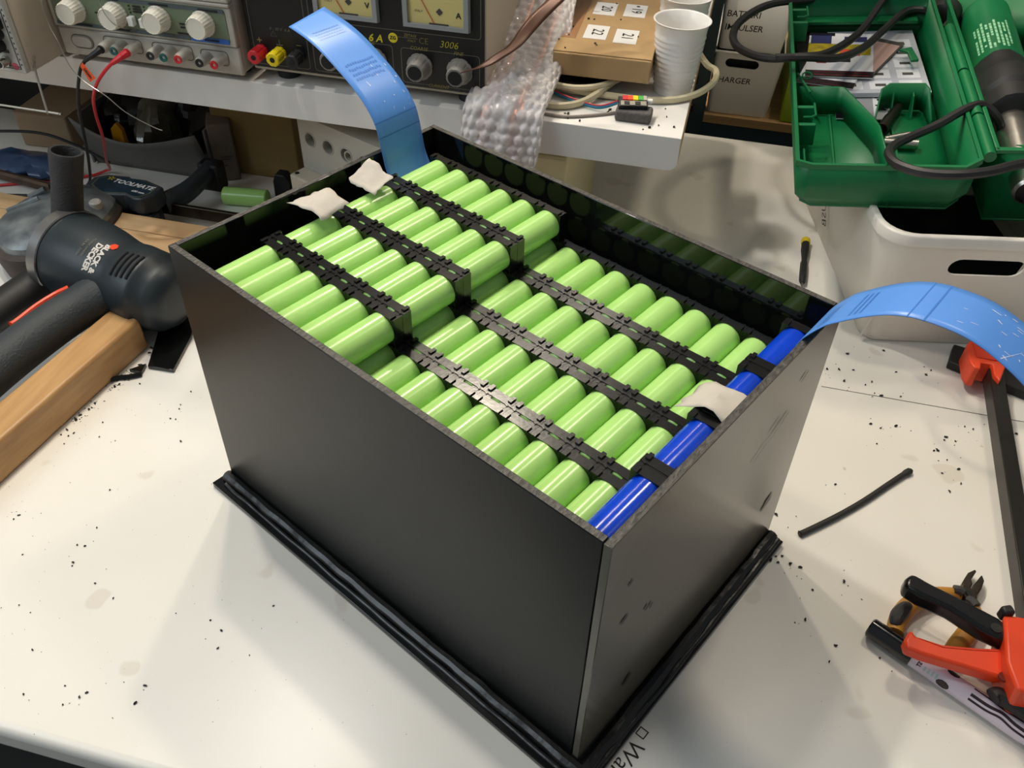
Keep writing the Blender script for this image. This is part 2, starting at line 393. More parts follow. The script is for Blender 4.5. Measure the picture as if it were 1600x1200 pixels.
# cell holders: each strip is a row of identical brackets that clip round the cell ends
def bracket_mesh(solid=False):
    h = PX/2-0.0001; r = 0.01312; n = 24; mb = MB()
    def ring(y):
        o = []
        for k in range(n):
            a = 2*math.pi*k/n; c, s_ = math.cos(a), math.sin(a); f = h/max(abs(c), abs(s_))
            o.append(V((c*f, y, s_*f)))
        return o
    def circ(y): return [V((r*math.cos(2*math.pi*k/n), y, r*math.sin(2*math.pi*k/n))) for k in range(n)]
    y0, y1 = 0.0013, 0.0092
    A, B, Ci, D = ring(y0), ring(y1), circ(y0), circ(y1)
    f = []
    for k in range(n):
        k2 = (k+1) % n
        f += [(k, k2, n+k2, n+k), (2*n+k, 3*n+k, 3*n+k2, 2*n+k2), (k, 2*n+k, 2*n+k2, k2), (n+k, n+k2, 3*n+k2, 3*n+k)]
    mb.add(A+B+Ci+D, f)
    for sx in (-1, 1):
        mb.span((sx*0.0045, 0.0001, h-0.004), (sx*h, 0.0013, h-0.0006))                  # bridge to the seam
        mb.span((sx*0.0128, 0.0002, -h), (sx*h, 0.0013, h-0.004))
        mb.span((sx*0.0082, 0.0043, h-0.0006), (sx*0.0113, 0.0103, h+0.0014))            # raised clip
        mb.span((sx*0.0088, 0.0003, h-0.001), (sx*0.0108, 0.0026, h+0.0002))
    if solid: mb.span((-0.0046, 0.0001, h-0.003), (0.0046, 0.0014, h-0.0004))
    return mb.build('bracket', m_holder, bevel=0.0)
br0 = bracket_mesh(); brused = False; br1 = None
def strip(label, j, side, xs, z, group, web=None):
    """side +1: brackets reach from the seam towards the back, -1: towards the front"""
    global brused, br0
    if len(xs) == 1 and not hasattr(strip, 'solid'): strip.solid = True; br0 = bracket_mesh(True); brused = False
    base = bw(xs[0], SEAM[j], z-PX/2)
    t = thing('cell_holder_strip', label, 'battery holder', base, (0, 0, TH), group)
    for x in xs:
        o = br0 if not brused else br0.copy()
        if brused: C.objects.link(o)
        brused = True
        o.parent = t; o.location = (x-xs[0], 0, PX/2)
        o.scale = (1, side, 1)
    if web: MB().span((-0.0133, side*0.003, web-base.z), (xs[-1]-xs[0]+0.0133, side*0.007, -0.0001)).build('support_web', m_holder, t)
    return t
UX = [X0+PX*k for k in range(6)]; LX = [X0+PX*k for k in range(14)]
SN = ['at the front wall', 'nearest the front wall', 'second from the front wall', 'nearest the back wall', 'against the back wall']
for j in range(1, 5):
    for side in (1, -1):
        if (j == 0 and side < 0) or (j == 4 and side > 0): continue
        w = SN[j] if j in (0, 4) else '%s, %s half' % (SN[j], 'far' if side > 0 else 'near')
        strip('black clip-together cell holder strip on upper step, %s' % w, j, side, UX, ZU, 'upper holder strips')
        strip('black clip-together cell holder strip on lower step, %s' % w, j, side, LX, ZL, 'lower holder strips', ZB)
for j, n in ((1, 'nearest the front corner'), (2, 'beside the torn paper tape'), (3, 'just beyond the paper tape'), (4, 'at the back corner')):
    for side in (1, -1):
        if j == 4 and side > 0: continue
        strip('single black bracket clipped over the blue cells, %s, %s half' % (n, 'far' if side > 0 else 'near'), j, side, [XBL], ZBL, 'brackets on the blue cells', ZB)

# blue film strips
def film(name, label, cur, y0, y1, loc, skew=0.0, scuffs=(), lines=(), n=8):
    t = thing(name, label, 'plastic strip', loc, (0, 0, TH))
    pts = spline([V((x, 0, z)) for x, z in cur], 8); m = len(pts)
    L0 = MBX.to_3x3().inverted() @ V(loc)
    def at(i, v):
        f = i*(m-1); a = int(min(m-2, f)); p = pts[a].lerp(pts[a+1], f-a)
        if i > 0.9: p = p+(pts[-1]-pts[-2]).normalized()*skew*(v)*(i-0.9)*10
        return V((p.x, y0+(y1-y0)*v, p.z))-L0
    rows = [[at(i/(m-1), k/n) for k in range(n+1)] for i in range(m)]
    MB().grid(rows).build('film', m_tape, t, thick=0.0006, off=0, angle=80)
    def nrm(i):
        d = at(min(1, i+0.01), 0)-at(max(0, i-0.01), 0); q = V((-d.z, 0, d.x)).normalized()
        return q
    mb = MB(); ms = MB()
    for (i, w, v0, v1) in lines:
        for sg in (0.0005, -0.0005):
            o = nrm(i)*sg
            mb.add([at(i, v0)+o, at(i, v1)+o, at(i+w, v1)+o, at(i+w, v0)+o], [(0, 1, 2, 3)])
    if lines: mb.build('printed_marks', m_tapeink, t, fix=False)['kind'] = 'stuff'
    for (i, v, di, dv) in scuffs:
        o = nrm(i)*0.0005; o2 = nrm(i)*-0.0005
        for q in (o, o2): ms.add([at(i, v)+q, at(min(1, i+di), v+dv)+q, at(min(1, i+di)+0.001, v+dv+0.008)+q, at(i+0.003, v+0.012)+q], [(0, 1, 2, 3)])
    if scuffs: ms.build('scuff', m_scuff, t, fix=False)
    return t
q = random.Random(5)
lines = [(0.43, 0.004, 0, 1), (0.49, 0.004, 0, 1)]
for r_ in range(4):
    for k in range(12): lines.append((0.655+r_*0.016+q.uniform(0, 0.003), 0.007, 0.18+0.055*k, 0.18+0.055*k+0.035))
    for k in range(10): lines.append((0.85+r_*0.016, 0.006, 0.2+0.06*k, 0.2+0.06*k+0.04))
sc = [(q.uniform(0.5, 0.68), q.uniform(0.3, 0.95), q.uniform(0.004, 0.02), q.uniform(-0.02, 0.03)) for _ in range(16)]
film('blue_film_strip', 'blue plastic film strip curling up from the left wall of the box towards the instruments',
     [(0.0300, 0.243), (0.0205, 0.258), (0.0150, 0.270), (0.0118, 0.285), (0.0045, 0.311), (-0.016, 0.333), (-0.052, 0.354), (-0.078, 0.3645), (-0.105, 0.370)], 0.2225, 0.2750, tuple(bw(0.03, 0.25, 0.243)), skew=0.012, scuffs=sc, lines=lines)
lines = [(0.50, 0.004, 0, 1), (0.54, 0.004, 0, 1)]
for r_ in range(3):
    for k in range(12): lines.append((0.33+r_*0.014, 0.006, 0.15+0.055*k, 0.15+0.055*k+0.035))
    for k in range(10): lines.append((0.20+r_*0.012, 0.005, 0.1+0.06*k, 0.1+0.06*k+0.04))
sc = [(q.uniform(0.58, 0.9), q.uniform(0.1, 0.95), q.uniform(0.004, 0.02), q.uniform(-0.03, 0.03)) for _ in range(34)]
sc.append((0.70, 0.05, 0.03, 0.4))
film('blue_film_strip', 'blue plastic film strip arching over the right rim towards the white bin',
     [(0.4345, 0.262), (0.4318, 0.272), (0.4355, 0.2835), (0.4455, 0.299), (0.4535, 0.3072), (0.470, 0.3210), (0.486, 0.3310), (0.504, 0.3365), (0.530, 0.3375), (0.5515, 0.3320), (0.574, 0.3215), (0.602, 0.303), (0.63, 0.277), (0.655, 0.245)], 0.2400, 0.2900, tuple(bw(0.4345, 0.265, 0.262)), scuffs=sc, lines=lines)

# torn bits of masking tape
def torn(label, org, ux, vy, w, h, lift, seed, n=9):
    q = random.Random(seed); ux = V(ux).normalized(); vy = V(vy).normalized(); nn = ux.cross(vy)
    rows = []
    for i in range(n):
        r_ = []
        for k in range(n):
            u, v = i/(n-1), k/(n-1)
            e = (0.035*q.uniform(-1, 1)) if (i in (0, n-1) or k in (0, n-1)) else 0.01*q.uniform(-1, 1)
            z = lift(u, v)+0.0012*math.sin(9*u+3*v+seed)+0.0006*q.uniform(-1, 1)
            r_.append(ux*(w*(u-0.5+e))+vy*(h*(v-0.5+e))+nn*z)
        rows.append(r_)
    o = MB().grid(rows).build('masking_tape_scrap', m_paper, thick=0.00025, angle=25)
    o.location = org
    return tag(o, label, 'tape', 'scraps of masking tape')
ex = MBX.to_3x3() @ V((1, 0, 0)); ey = MBX.to_3x3() @ V((0, 1, 0))
torn('torn pale masking tape stuck on the upper cells by the left wall, nearer scrap', bw(0.033, 0.128, 0.2715), ex, ey, 0.046, 0.030, lambda u, v: 0.004+0.012*math.sin(u*2.6)*(0.5+0.5*v), 1)
torn('torn pale masking tape standing up between cells below the left blue film', bw(0.034, 0.188, 0.2705), ex, ey, 0.034, 0.026, lambda u, v: 0.005+0.014*v*(1-0.6*u), 2)
torn('torn grey masking tape stuck across the blue cells by the right rim', bw(0.4165, 0.1565, 0.2685), ex, ey, 0.044, 0.030, lambda u, v: 0.0035-0.006*(u-0.6)**2/0.16, 3)
# ---------------------------------------------------------------- instruments on the riser shelf
# signal generator at the left, hanging over the shelf edge on its wire stand
t = thing('signal_generator', 'grey bench instrument at the far left, overhanging the shelf edge on a wire stand', 'instrument', (-0.62, 0.322, 0.24))
def wp(mb, name, m, **k): return mb.build(name, m, t, world=True, **k)
wp(MB().span((-0.70, 0.330, 0.246), (-0.376, 0.62, 0.40)), 'case', m_beige, bevel=0.002)
wp(MB().span((-0.70, 0.322, 0.2465), (-0.3785, 0.3299, 0.40)), 'front_panel', mat('pale_grey_panel', (186, 184, 176), 0.5), bevel=0.0015)
for x in (-0.66, -0.40): wp(MB().cyl((x, 0.58, 0.2402), (x, 0.58, 0.2458), 0.009), 'foot', m_rubber)
mb = MB()
for z0 in (0.2515, 0.254): mb.span((-0.70, 0.3212, z0), (-0.3845, 0.3219, z0+0.0006))
for i in range(22): mb.span((-0.3815-0.0002*0, 0.3212, 0.2565+i*0.0062), (-0.3807, 0.3219, 0.2585+i*0.0062))
mb.span((-0.384, 0.3212, 0.2515), (-0.3834, 0.3219, 0.40)); wp(mb, 'printed_lines', m_inkgrey)
wp(MB().span((-0.40, 0.3165, 0.2985), (-0.3868, 0.3219, 0.3135)), 'switch', m_dark, bevel=0.001)
wp(MB().span((-0.4015, 0.3155, 0.3003), (-0.3885, 0.3164, 0.3117)), 'button', m_psu, bevel=0.0006)
for (x, z) in ((-0.3975, 0.292), (-0.4005, 0.2785)):
    wp(MB().lathe([(0.0075, 0), (0.007, 0.012), (0.0055, 0.0135)], (x, 0.3219, z), (x, 0.2, z), 18), 'knob', m_rubber)
for i, (x, z) in enumerate(((-0.3995, 0.2605), (-0.432, 0.2605))):
    wp(MB().cyl((x, 0.3219, z), (x, 0.3085, z), 0.0052, n=18).lathe([(0.0064, 0), (0.0064, 0.004)], (x, 0.3219, z), (x, 0, z), 6), 'coax_socket', m_steel)
    wp(MB().cyl((x, 0.3086, z), (x, 0.3079, z), 0.0038, n=14), 'socket_hole', m_dark)
wp(MB().box((-0.396, 0.3216, 0.2715), (0.008, 0.0006, 0.0035)), 'printed_mark', m_inkgrey)
wp(MB().lathe([(0.0042, 0), (0.0042, 0.0006)], (-0.3905, 0.3219, 0.2545), (-0.3905, 0, 0.2545), 16), 'sticker', mat('pink_sticker', (206, 86, 104), 0.6))
for y, z in ((0.3385, 0.2605), (0.3325, 0.2555)): wp(MB().ball((-0.3757, y, z), 0.0026, 10, sc=(0.5, 1, 1)), 'screw', m_steel)
wp(MB().tube([(-0.374, 0.3355, 0.2575), (-0.3737, 0.331, 0.249), (-0.358, 0.3100, 0.2105), (-0.3572, 0.3098, 0.2085), (-0.362, 0.3098, 0.2085), (-0.66, 0.3095, 0.2105)], 0.0014, 8, sub=5), 'wire_stand', mat('dull_wire', (150, 145, 135), 0.4, 0.8))

# white dual supply
t = thing('power_supply', 'pale grey lab power supply with four cream knobs and banana sockets', 'power supply', (-0.252, 0.385, 0.24))
wp(MB().span((-0.3695, 0.393, 0.2485), (-0.136, 0.70, 0.42)), 'case', m_psu, bevel=0.003)
wp(MB().span((-0.3705, 0.385, 0.2485), (-0.1342, 0.3929, 0.2815)), 'socket_panel', m_psu, bevel=0.0025)
wp(MB().span((-0.3720, 0.3840, 0.2818), (-0.1355, 0.3929, 0.3265)).span((-0.3720, 0.3815, 0.3265), (-0.1355, 0.3929, 0.3305)), 'bezel', m_psu, bevel=0.0015)
wp(MB().span((-0.3720, 0.3825, 0.3306), (-0.1355, 0.3929, 0.42)), 'display_panel', m_psu, bevel=0.002)
mb = MB(); mb.poly(rrect(-0.3665, 0.2850, -0.1430, 0.3242, 0.004), -0.3839, -0.3832, Mx(((1,0,0,0),(0,0,-1,0),(0,1,0,0),(0,0,0,1))))
wp(mb, 'control_panel', mat('sage_green_panel', (112, 124, 98), 0.5))
m_slate = mat('slate_print', (78, 88, 92), 0.55)
wp(MB().span((-0.366, 0.3826, 0.2857), (-0.192, 0.3831, 0.2895)), 'printed_band', m_slate); wp(MB().span((-0.322, 0.3826, 0.3195), (-0.144, 0.3831, 0.3235)), 'printed_band', m_slate)
wp(MB().span((-0.1905, 0.3825, 0.2852), (-0.1436, 0.3830, 0.2905)), 'blue_band', mat('blue_print', (40, 100, 190), 0.5))
for x, z in ((-0.337, 0.3045), (-0.2828, 0.3045), (-0.2272, 0.3060), (-0.1718, 0.3062)):
    k = wp(MB().lathe([(0.0148, 0), (0.0148, 0.003), (0.0142, 0.0035), (0.0128, 0.0165), (0.0118, 0.018), (0.0115, 0.0172), (0.0, 0.0172)], (x, 0.3831, z), (x, 0, z), 48, caps=False, star=lambda k, n: 1.0 if k % 2 else 0.965), 'knob', mat('cream_knob', (232, 226, 208), 0.45) if 'cream_knob' not in MATS else MATS['cream_knob'], angle=25)
for x, z in ((-0.2617, 0.3005), (-0.2468, 0.3000)): wp(MB().span((x-0.0035, 0.3755, z-0.0052), (x+0.0035, 0.3831, z+0.0052)), 'push_switch', m_white, bevel=0.0008)
mb = MB()
for x, z, w in ((-0.253, 0.3165, 0.010), (-0.253, 0.3135, 0.010), (-0.253, 0.3105, 0.012), (-0.307, 0.304, 0.006), (-0.199, 0.303, 0.006), (-0.199, 0.299, 0.005), (-0.196, 0.2920, 0.022), (-0.163, 0.3215, 0.024), (-0.224, 0.3215, 0.024), (-0.285, 0.3215, 0.02), (-0.165, 0.288, 0.018), (-0.33, 0.2876, 0.022), (-0.28, 0.2876, 0.02)):
    mb.span((x-w/2, 0.3819, z-0.0009), (x+w/2, 0.3825, z+0.0009))
for x, z in ((-0.2628, 0.3165), (-0.2628, 0.3128), (-0.2625, 0.3090), (-0.2435, 0.317), (-0.2435, 0.313)): mb.box((x, 0.3822, z), (0.0016, 0.0006, 0.0016))
wp(mb, 'printed_marks', m_ink)['kind'] = 'stuff'
def sockgroup(xs, cols, z):
    x0, x1 = min(xs)-0.0085, max(xs)+0.0085
    Mf = Mx(((1,0,0,0),(0,0,-1,0),(0,1,0,0),(0,0,0,1)))
    mb = MB(); outline(Mx.Translation((0, 0.3845, 0)) @ Mf, rrect(x0, z-0.0085, x1, z+0.0088, 0.005), 0.0008, mb); wp(mb, 'socket_surround', m_inkgrey, fix=False)
    for x, c in zip(xs, cols):
        wp(MB().lathe([(0.0066, 0), (0.0062, 0.016), (0.0052, 0.0195)], (x, 0.3849, z), (x, 0, z), 20), 'banana_socket', m_psu)
        wp(MB().lathe([(0.0050, 0), (0.0046, 0.0016), (0.0022, 0.0012), (0.0, -0.004)], (x, 0.3654, z), (x, 0, z), 16, caps=False), 'socket_insert', MATS[c])
mat('dark_teal_plastic', (20, 92, 88), 0.4)
sockgroup((-0.3030, -0.2862, -0.2690), ('black_rubber', 'dark_teal_plastic', 'red_plastic'), 0.2682)
sockgroup((-0.2388, -0.2218, -0.2032), ('black_rubber', 'dark_teal_plastic', 'red_plastic'), 0.2682)
sockgroup((-0.1765, -0.1580), ('black_rubber', 'red_plastic'), 0.2672)
Mf = Mx(((1,0,0,0),(0,0,-1,0),(0,1,0,0),(0,0,0,1)))
mb = MB(); mb.poly([(p[0]-0.3412, p[1]+0.2660) for p in stadium(0.026, 0.0125)], -0.3849, -0.3828, Mf); wp(mb, 'power_button', m_psu, bevel=0.0006)
mb = MB(); outline(Mx.Translation((0, 0.3845, 0)) @ Mf, [(p[0]-0.3412, p[1]+0.2660) for p in stadium(0.030, 0.0165)], 0.0008, mb); wp(mb, 'button_surround', m_inkgrey, fix=False)
for x in (-0.35, -0.155):
    for y in (0.42, 0.67): wp(MB().cyl((x, y, 0.2402), (x, y, 0.2484), 0.010), 'foot', m_rubber)

# black analogue supply
t = thing('power_supply', 'black analogue lab power supply with two cream needle meters and grey knobs', 'power supply', (0.012, 0.40, 0.24))
m_bp = mat('black_front_panel', (14, 14, 15), 0.4); m_gold = mat('faded_gold_print', (150, 138, 72), 0.6); m_gold2 = mat('yellow_print', (226, 208, 40), 0.5); m_gl = mat('grey_gold_line', (112, 108, 92), 0.6)
wp(MB().span((-0.1295, 0.4035, 0.2518), (0.1545, 0.68, 0.45)), 'case', m_beige, bevel=0.002)
mb = MB(); mb.poly(rrect(-0.1285, 0.2565, 0.1535, 0.45, 0.006), -0.4034, -0.400, Mf); wp(mb, 'front_panel', m_bp, bevel=0.0008)
mb = MB()
for pts in (rrect(-0.1230, 0.2603, -0.0548, 0.385, 0.004), rrect(-0.0490, 0.2603, 0.0478, 0.3008, 0.004), rrect(0.0572, 0.2603, 0.1485, 0.3000, 0.004), rrect(-0.0490, 0.3175, 0.1500, 0.40, 0.004)):
    outline(Mx.Translation((0, 0.3997, 0)) @ Mf, pts, 0.0007, mb)
wp(mb, 'printed_border', m_gl, fix=False)
for k, (x0, x1, ch) in enumerate(((-0.0400, 0.0356, 'V'), (0.0633, 0.1385, 'A'))):
    f = wp(MB().prism([V((x, 0.3995, z)) for x, z in ((x0, 0.3245), (x1, 0.3245), (x1, 0.39), (x0, 0.39))], [V((x, 0.3935, z)) for x, z in ((x0+0.001, 0.3255), (x1-0.001, 0.3255), (x1-0.001, 0.389), (x0+0.001, 0.389))]), 'meter_frame', mat('grey_meter_frame', (150, 152, 152), 0.35) if k == 0 else MATS['grey_meter_frame'],
           cut=MB().span((x0+0.0062, 0.38, 0.3298), (x1-0.0062, 0.3975, 0.384)))
    wp(MB().span((x0+0.0064, 0.3968, 0.3300), (x1-0.0064, 0.3974, 0.3838)), 'meter_face', mat('cream_meter_face', (214, 196, 128), 0.5) if k == 0 else MATS['cream_meter_face'])
    mb = MB(); mb.box(((x0+x1)/2+0.003, 0.3965, 0.3305), (0.022, 0.0006, 0.0018)); mb.box(((x0+x1)/2+0.004, 0.3965, 0.3435), (0.0056, 0.0004, 0.0056), Mx.Rotation(R(45), 3, 'Y'))
    for i in range(9):
        a = R(-40+10*i); mb.box(((x0+x1)/2+0.034*math.sin(a), 0.3965, 0.334+0.034*math.cos(a)), (0.0007, 0.0004, 0.005), Mx.Rotation(a, 3, 'Y'))
    wp(mb, 'scale_marks', m_inkgrey)
    wp(MB().tube([((x0+x1)/2-0.002, 0.3958, 0.331), ((x0+x1)/2-0.022, 0.3958, 0.366)], 0.0004, 5, smooth=False), 'needle', m_red)
    lettering(ch, 0.0085, FRONT(x1-0.0125, 0.3964, 0.3415), m_ink, t, world=True, bold=0.0002)
    lettering('ITALY', 0.0035, FRONT(x0+0.0185, 0.3964, 0.3425), m_inkgrey, t, world=True)
def tx(b, s, x, z, m, sh=0.25, **k): return lettering(b, s, FRONT(x, 0.3996, z), m, t, world=True, shear=sh, **k)
tx('6 A', 0.0115, 0.0282, 0.3062, m_gold2, bold=0.0003); tx('3006', 0.0108, 0.1132, 0.3082, m_gold2, bold=-0.0002); tx('CE', 0.0095, 0.0846, 0.3092, m_gold, 0.0, bold=-0.0002)
tx('COARSE', 0.0055, 0.0785, 0.3005, m_gold); tx('FINE', 0.0055, 0.1240, 0.3000, m_gold); tx('FINE', 0.0055, 0.0215, 0.3005, m_gold); tx('CURRENT', 0.0055, 0.1000, 0.2603, m_gold); tx('COARSE', 0.0055, -0.0235, 0.3005, m_gold); tx('VOLTAGE', 0.0055, 0.000, 0.2603, m_gold)
tx('0 - 30 V  6 A', 0.0048, -0.0870, 0.3030, m_gl); tx('+', 0.013, -0.1145, 0.2878, m_gold, 0); tx('\u2013', 0.011, -0.0660, 0.2878, m_gold, 0)
tx('ZETAGI', 0.0042, 0.0690, 0.3137, m_gold); tx('ITALY', 0.0036, 0.0705, 0.3080, m_gold)
mb = MB().box((-0.0897, 0.3997, 0.2882), (0.0007, 0.0004, 0.006)).box((-0.0897, 0.3997, 0.2852), (0.008, 0.0004, 0.0007)); outline(Mx.Translation((0, 0.3996, 0)) @ Mf, [(-0.0995, 0.2945), (-0.0915, 0.2945), (-0.0955, 0.3010)], 0.0006, mb)
mb.span((0.054, 0.3995, 0.3108), (0.0775, 0.3999, 0.3112)); wp(mb, 'printed_symbol', m_gl, fix=False)
wp(MB().lathe([(0.0054, 0), (0.0054, 0.0005)], (0.0492, 0.3999, 0.3092), (0.0492, 0, 0.3092), 20), 'emblem', m_gold2)
lettering('ZG', 0.0052, FRONT(0.0492, 0.3992, 0.3092), m_ink, t, world=True, bold=0.0002)
m_kn = mat('grey_knob', (142, 136, 128), 0.45)
for x in (-0.0232, 0.0255, 0.0790, 0.1253):
    k = wp(MB().lathe([(0.0150, 0), (0.0150, 0.002), (0.0126, 0.0024), (0.0106, 0.018), (0.0098, 0.0194), (0.0080, 0.0194)], (x, 0.3999, 0.2806), (x, 0, 0.2806), 40, star=lambda k, n: 0.95 if k % 5 == 0 else 1.0), 'knob', m_kn, angle=25)
    MB().lathe([(0.0078, 0), (0.0078, 0.0010)], (x, 0.3804, 0.2806), (x, 0, 0.2806), 24).build('knob_cap', m_dark, k, world=True)
for x, m_ in ((-0.1140, m_red), (-0.0908, m_yellow), (-0.0672, m_rubber)):
    k = wp(MB().lathe([(0.0080, 0), (0.0080, 0.003), (0.0066, 0.0034), (0.0064, 0.007), (0.0082, 0.0075), (0.0082, 0.020), (0.0070, 0.0212)], (x, 0.3999, 0.2756), (x, 0, 0.2756), 32, star=lambda k, n: 0.93 if k % 4 == 0 else 1.0), 'binding_post', m_, angle=25)
    MB().cyl((x, 0.3790, 0.2756), (x, 0.3782, 0.2756), 0.0030, n=14).build('post_hole', m_dark, k, world=True)
for x in (-0.096, 0.130):
    for y in (0.425, 0.65): wp(MB().cyl((x, y, 0.2402), (x, y, 0.2517), 0.0135), 'foot', m_rubber)

# test leads, tag and loose wire
t = thing('test_lead', 'black test lead plugged into the pale grey supply and hanging past the shelf edge', 'cable', (-0.3045, 0.3642, 0.2690))
wp(MB().tube([(-0.3032, 0.3645, 0.2684), (-0.3055, 0.3600, 0.2665), (-0.3130, 0.3560, 0.2620), (-0.3205, 0.3548, 0.2570)], lambda u: 0.0042-0.0018*u, 10), 'plug', m_rubber)
wp(MB().tube([(-0.3205, 0.3548, 0.2570), (-0.3290, 0.3540, 0.2480), (-0.3378, 0.3540, 0.2317), (-0.3515, 0.3600, 0.2074), (-0.3712, 0.3750, 0.1731), (-0.3973, 0.4000, 0.1314), (-0.4231, 0.4250, 0.0921), (-0.4484, 0.4480, 0.0540), (-0.4680, 0.4620, 0.0200), (-0.4800, 0.4640, 0.0060), (-0.4787, 0.4560, 0.0030), (-0.52, 0.43, 0.0030), (-0.62, 0.405, 0.0030)], 0.0021, 8), 'wire', m_rubber)
g = tag(MB().prism([V((-0.3225, 0.3512, 0.2560)), V((-0.3265, 0.3510, 0.2515)), V((-0.3195, 0.3506, 0.2330)), V((-0.3105, 0.3508, 0.2385))], [V((-0.3225, 0.3507, 0.2560)), V((-0.3265, 0.3505, 0.2515)), V((-0.3195, 0.3501, 0.2330)), V((-0.3105, 0.3503, 0.2385))]).build('paper_tag', mat('orange_tag', (255, 92, 20), 0.6), t, world=True), 'bright orange paper tag', None)
for i, (b_, u) in enumerate((('UK', 0.40), ('600', 0.72))):
    pp = V((-0.3245, 0.3499, 0.2537)).lerp(V((-0.3150, 0.3499, 0.2357)), u)
    lettering(b_, 0.0045, frame(pp, (0.45, 0, -0.89), (0.89, 0, 0.45)), m_ink, g, world=True, bold=0.0002)
t = thing('test_lead', 'red test lead plugged into the pale grey supply, looping down to the bench', 'cable', (-0.2690, 0.3642, 0.2690))
wp(MB().tube([(-0.2690, 0.3647, 0.2682), (-0.2715, 0.3590, 0.2665), (-0.2780, 0.3555, 0.2625), (-0.2840, 0.3530, 0.2585)], lambda u: 0.0050-0.0024*u, 10), 'plug', m_red)
wp(MB().tube([(-0.2840, 0.3530, 0.2585), (-0.2930, 0.3480, 0.2500), (-0.3070, 0.3450, 0.2340), (-0.3240, 0.3520, 0.2104), (-0.3430, 0.3700, 0.1792), (-0.3645, 0.3950, 0.1429), (-0.3873, 0.4200, 0.1093), (-0.4200, 0.4520, 0.0650), (-0.4560, 0.4950, 0.0220), (-0.4780, 0.5130, 0.0070), (-0.4900, 0.5050, 0.0032), (-0.4995, 0.4961, 0.0030), (-0.54, 0.47, 0.0030), (-0.62, 0.43, 0.0030)], 0.0020, 8), 'wire', m_red)
o = MB().tube([(-0.352, 0.366, 0.345), (-0.352, 0.352, 0.320), (-0.350, 0.350, 0.297), (-0.347, 0.352, 0.277), (-0.338, 0.347, 0.252), (-0.322, 0.3440, 0.236), (-0.296, 0.342, 0.222), (-0.278, 0.345, 0.203), (-0.252, 0.352, 0.185), (-0.2420, 0.355, 0.180)], 0.0006, 6).build('loose_wire', m_steel)
tag(o, 'thin bare wire dangling in front of the pale grey supply', 'wire')
o = MB().tube([(-0.285, 0.364, 0.335), (-0.283, 0.363, 0.315), (-0.276, 0.364, 0.302), (-0.270, 0.372, 0.294), (-0.268, 0.3822, 0.2902)], 0.0006, 6).build('loose_wire', m_steel)
tag(o, 'short thin bare wire crossing the second cream knob', 'wire')
# ---------------------------------------------------------------- right end of the shelf
t = thing('shade_board', 'unseen board added above the paper cups to shade the back bench', 'shelf', (-0.4, 0.8, 0.62))  # added out of view to block lamps from the back bench
MB().span((0.50, -0.14, 0), (0.84, 0.15, 0.02)).build('shelf_board', m_shelf, t, bevel=0.001)
MB().span((0.52, 0.12, -0.3795), (0.55, 0.15, 0)).build('post', m_teal, t)
t = thing('cardboard_box', 'flat brown cardboard box with white labels 19 to 22 lying on coiled cables', 'box', (0.2165, 0.4665, 0.2625), (0, 0, R(1.5)))
lw, ld, lh = 0.1125, 0.33, 0.0275
MB().span((0, 0, 0), (lw, ld, lh-0.0016)).build('carton', m_card, t, bevel=0.0012)
MB().span((-0.0006, 0.0022, lh-0.0016), (lw+0.0004, ld, lh)).build('lid', m_card, t, bevel=0.0006)
MB().span((-0.0004, 0.042, lh), (0.0185, ld, lh+0.0003)).span((-0.0010, 0.042, 0.002), (-0.0005, ld, lh+0.0003)).build('parcel_tape', mat('brown_parcel_tape', (168, 122, 84), 0.18), t)
for b_, x, y in (('22', 0.0400, 0.0675), ('21', 0.0760, 0.0630), ('20', 0.0395, 0.1480), ('19', 0.0770, 0.1510)):
    l = MB().span((x-0.0135, y-0.022, lh+0.0001), (x+0.0135, y+0.022, lh+0.0004)).build('paper_label', m_white, t)
    l['label'] = 'white label printed %s' % b_
    lettering(b_, 0.0195, frame((x+0.001, y, lh+0.0006), (0, -1, 0), (1, 0, 0)), m_ink, l, bold=0.0001)
    if b_ == '19': lettering('\u2022', 0.02, frame((x+0.001, y+0.0155, lh+0.0006), (0, -1, 0), (1, 0, 0)), m_ink, l)
    if b_ == '20': lettering(')', 0.011, frame((x-0.009, y-0.013, lh+0.0006), (0, -1, 0), (1, 0, 0)), m_ink, l)

def cup(label, loc, h=0.083, rt=0.0315, rb=0.0220):
    n = 13; pr = [(0.0, 0.0030), (rb-0.003, 0.0030), (rb-0.002, 0.0), (rb, 0.0004)]
    for i in range(n):
        u0 = (i+0.15)/n; r0 = rb+(rt-0.0015-rb)*u0**0.9
        if u0 < 0.80: pr += [(r0, 0.003+h*0.92*u0), (r0+0.0012, 0.003+h*0.92*(u0+0.35/n)), (r0+0.0002, 0.003+h*0.92*(u0+0.7/n))]
    pr += [(rt-0.0022, h*0.86), (rt-0.0010, h*0.95), (rt+0.0002, h-0.0018), (rt+0.0012, h-0.0014), (rt+0.0014, h-0.0003), (rt+0.0004, h), (rt-0.0012, h-0.0012)]
    for i in range(n-1, -1, -1):
        u0 = (i+0.15)/n; r0 = rb+(rt-0.0015-rb)*u0**0.9
        if u0 < 0.88: pr += [(r0-0.0008, 0.004+h*0.92*(u0+0.35/n)), (r0-0.0014, 0.004+h*0.92*u0)]
    pr += [(0.0, 0.0045)]
    t = thing('plastic_cup', label, 'cup', loc, (0, 0, 0), 'ribbed white plastic cups')
    MB().lathe(pr, n=48, caps=False).build('cup_body', m_cup, t, angle=60, fix=True)
    return t
cup('ribbed white plastic cup standing in front at the shelf end', (0.3540, 0.515, 0.2402))
cup('ribbed white plastic cup standing just behind the front cup', (0.3500, 0.598, 0.2402))

